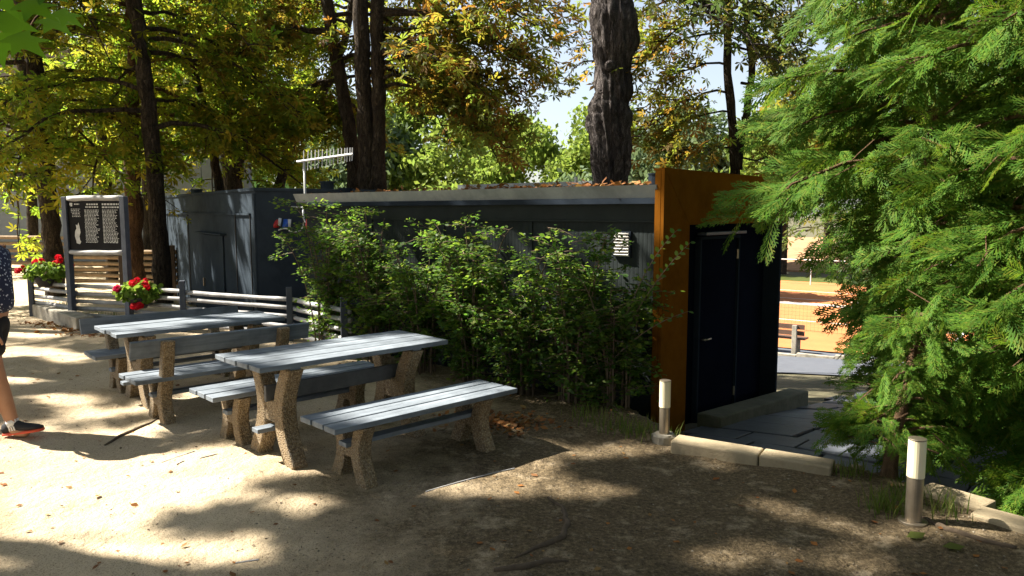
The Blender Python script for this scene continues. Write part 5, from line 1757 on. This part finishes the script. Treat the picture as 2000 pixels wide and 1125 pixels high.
root_tube([(205, 862), (240, 842), (275, 828), (310, 812)], [.008, .016, .015, .006], 'low root beside the foot of the backrest bench')
def twig(pts, r, label):
    q = [Vector((*at(x, y, 0).xy, 0)) for x, y in pts]
    for p in q: p.z = gz(p.x, p.y) + r * .8
    tag(MB().tube(q, r, 6).build('twig', 'rail', None), label, 'twig', 'twigs on the dirt')
twig([(832, 966), (900, 945), (960, 924), (1005, 913)], .004, 'long straight pale twig right of the front bench')
for i, (a_, b__) in enumerate([((315, 900), (380, 880)), ((390, 898), (425, 890)), ((345, 908), (360, 902)), ((460, 1095), (505, 1092))]):
    twig([a_, b__], .004, ['slim stick on the bright sand below the rear bench', 'short stick on the bright sand left of the table foot', 'tiny stick on the bright sand between two longer sticks', 'small stick at the bottom edge in the shade'][i])


def ground_scatter(name, n, xr, yr, size, T, mat, seed, flat=.25, dens=None, lift=.004):
    rng = np.random.default_rng(seed)
    x = rng.uniform(*xr, n); y = rng.uniform(*yr, n)
    k = inside(x, y, EDGE)
    if dens is not None: k &= rng.random(n) < dens(x, y)
    x, y = x[k], y[k]
    z = ground_z(x, y) + lift
    P = np.stack([x, y, z], 1)
    m = len(P)
    h = rng.normal(0, 1, (m, 3)); h[:, 2] *= .2
    o = scatter(name, P, h, rng.normal(0, flat, (m, 3)) + np.array([0, 0, 1]), rng.uniform(.5, 1.3, m) ** 1.5 * size, T, mat)
    o['kind'] = 'stuff'
    return o


T_PEB = ([(.5, 0, .05), (0, .4, .05), (-.5, 0, .05), (0, -.38, .05), (.05, 0, .32), (0, 0, -.2)], [(0, 1, 4), (1, 2, 4), (2, 3, 4), (3, 0, 4), (1, 0, 5), (2, 1, 5), (3, 2, 5), (0, 3, 5)])
o = ground_scatter('pebbles', 9000, (-4, 3.2), (2.4, 7), .014, T_PEB, 'pebble', 1, dens=lambda x, y: np.clip(.25 + (x + 1.5) * .35, .12, 1), lift=-.001)
tag(o, 'fine gravel and grit strewn over the dirt', 'gravel')
T_DL = ([(0, 0, 0), (.35, -.3, .12), (.75, -.2, .05), (1, 0, .16), (.75, .22, .05), (.35, .28, .1)], [(0, 1, 2, 3, 4, 5)])
o = ground_scatter('fallen_leaves', 700, (-6.5, 3), (2.6, 9.5), .036, T_DL, 'dead_leaf', 2)
tag(o, 'scattered brown fallen leaves on the dirt', 'leaves')
o = ground_scatter('litter', 4200, (-5.5, 3.2), (2.4, 8), .016, T_DL, 'twig', 22, flat=.4, dens=lambda x, y: np.clip(.35 + (x + 1.5) * .3, .2, 1))
tag(o, 'dark bits of bark and seed husk strewn over the dirt', 'litter')
pp = at(1000, 845, 0)
o = ground_scatter('leaf_heap', 2600, (pp.x - .9, pp.x + .5), (pp.y - .3, pp.y + .8), .05, T_DL, 'dead_leaf', 3, flat=.7, dens=lambda x, y: np.exp(-((x - pp.x + .1) / .33) ** 2 - ((y - pp.y - .2) / .22) ** 2), lift=.015)
tag(o, 'heap of rust-brown leaves at the far end of the front bench', 'leaves')
ka = at(120, 640, 0)
o = ground_scatter('leaf_heap', 1400, (ka.x - 1.2, ka.x + 1.4), (ka.y - .9, ka.y + .6), .06, T_DL, 'dead_leaf', 6, flat=.6, dens=lambda x, y: np.exp(-((y - (ka.y - (x - ka.x) * .9)) / .28) ** 2), lift=.012)
tag(o, 'brown leaves swept against the concrete edging by the fence', 'leaves')
# litter on the cabin roof
rng = np.random.default_rng(8)
n = 1900
u = rng.uniform(.1, 5.2, n); w = 3.0 * rng.random(n)
k = rng.random(n) < np.clip(1.1 - .16 * u, .15, 1)
u, w = u[k], w[k]
P = np.array([tuple(bp(a_, b__, 1.94)) for a_, b__ in zip(u, w)]); P[:, 2] += rng.uniform(0, .03, len(P)) * np.clip(1.2 - .2 * u, .2, 1)
o = scatter('roof_leaves', P, rng.normal(0, 1, P.shape) * np.array([1, 1, .3]), rng.normal(0, .6, P.shape) + np.array([0, 0, 1]), rng.uniform(.05, .09, len(P)), T_DL, 'dead_leaf')
tag(o, 'orange-brown dead leaves lying on the long cabin roof', 'leaves', kind='stuff')
# grass tufts
T_GR = ([(0, -.03, 0), (0, .03, 0), (.18, .022, .55), (.45, 0, 1.0), (.18, -.022, .55)], [(0, 1, 2, 4), (4, 2, 3)])
rng = np.random.default_rng(15)
GP = []
for (px, py, s, n) in [(1200, 835, .18, 90), (1250, 845, .14, 100), (1150, 818, .2, 80), (1310, 855, .08, 40), (1700, 905, .16, 160), (1725, 1000, .12, 140), (1660, 930, .1, 60), (1760, 985, .1, 80), (1840, 1010, .12, 60), (200, 618, .3, 60), (110, 600, .4, 160)]:
    c = at(px, py, 0)
    q = rng.normal(0, s * .5, (n, 2)) + np.array([c.x, c.y])
    GP.append(np.concatenate([q, ground_z(q[:, 0], q[:, 1])[:, None]], 1))
GP = np.concatenate(GP)
m = len(GP)
hh = rng.normal(0, 1, (m, 3)); hh[:, 2] = 0
o = scatter('grass', GP, hh, np.tile([0, 0, 1.0], (m, 1)), rng.uniform(.05, .15, m), T_GR, 'grass')
tag(o, 'tufts of grass along the edge of the dirt', 'grass', kind='stuff')
# two small green leaves fallen by the steel bollard
for i, (px, py) in enumerate([(1770, 1050), (1840, 1070)]):
    p = at(px, py, 0)
    o = scatter('fallen_green_leaf', np.array([[p.x, p.y, gz(p.x, p.y) + .01]]), np.array([[1, -.6 * i, .1]]), np.array([[0, -.3, 1]]), np.array([.10]), T_DL, 'grass')
    tag(o, ['fresh green leaf on the dirt just below the steel bollard', 'fresh green leaf on the dirt right below the pale root'][i], 'leaf', 'green leaves on the dirt')
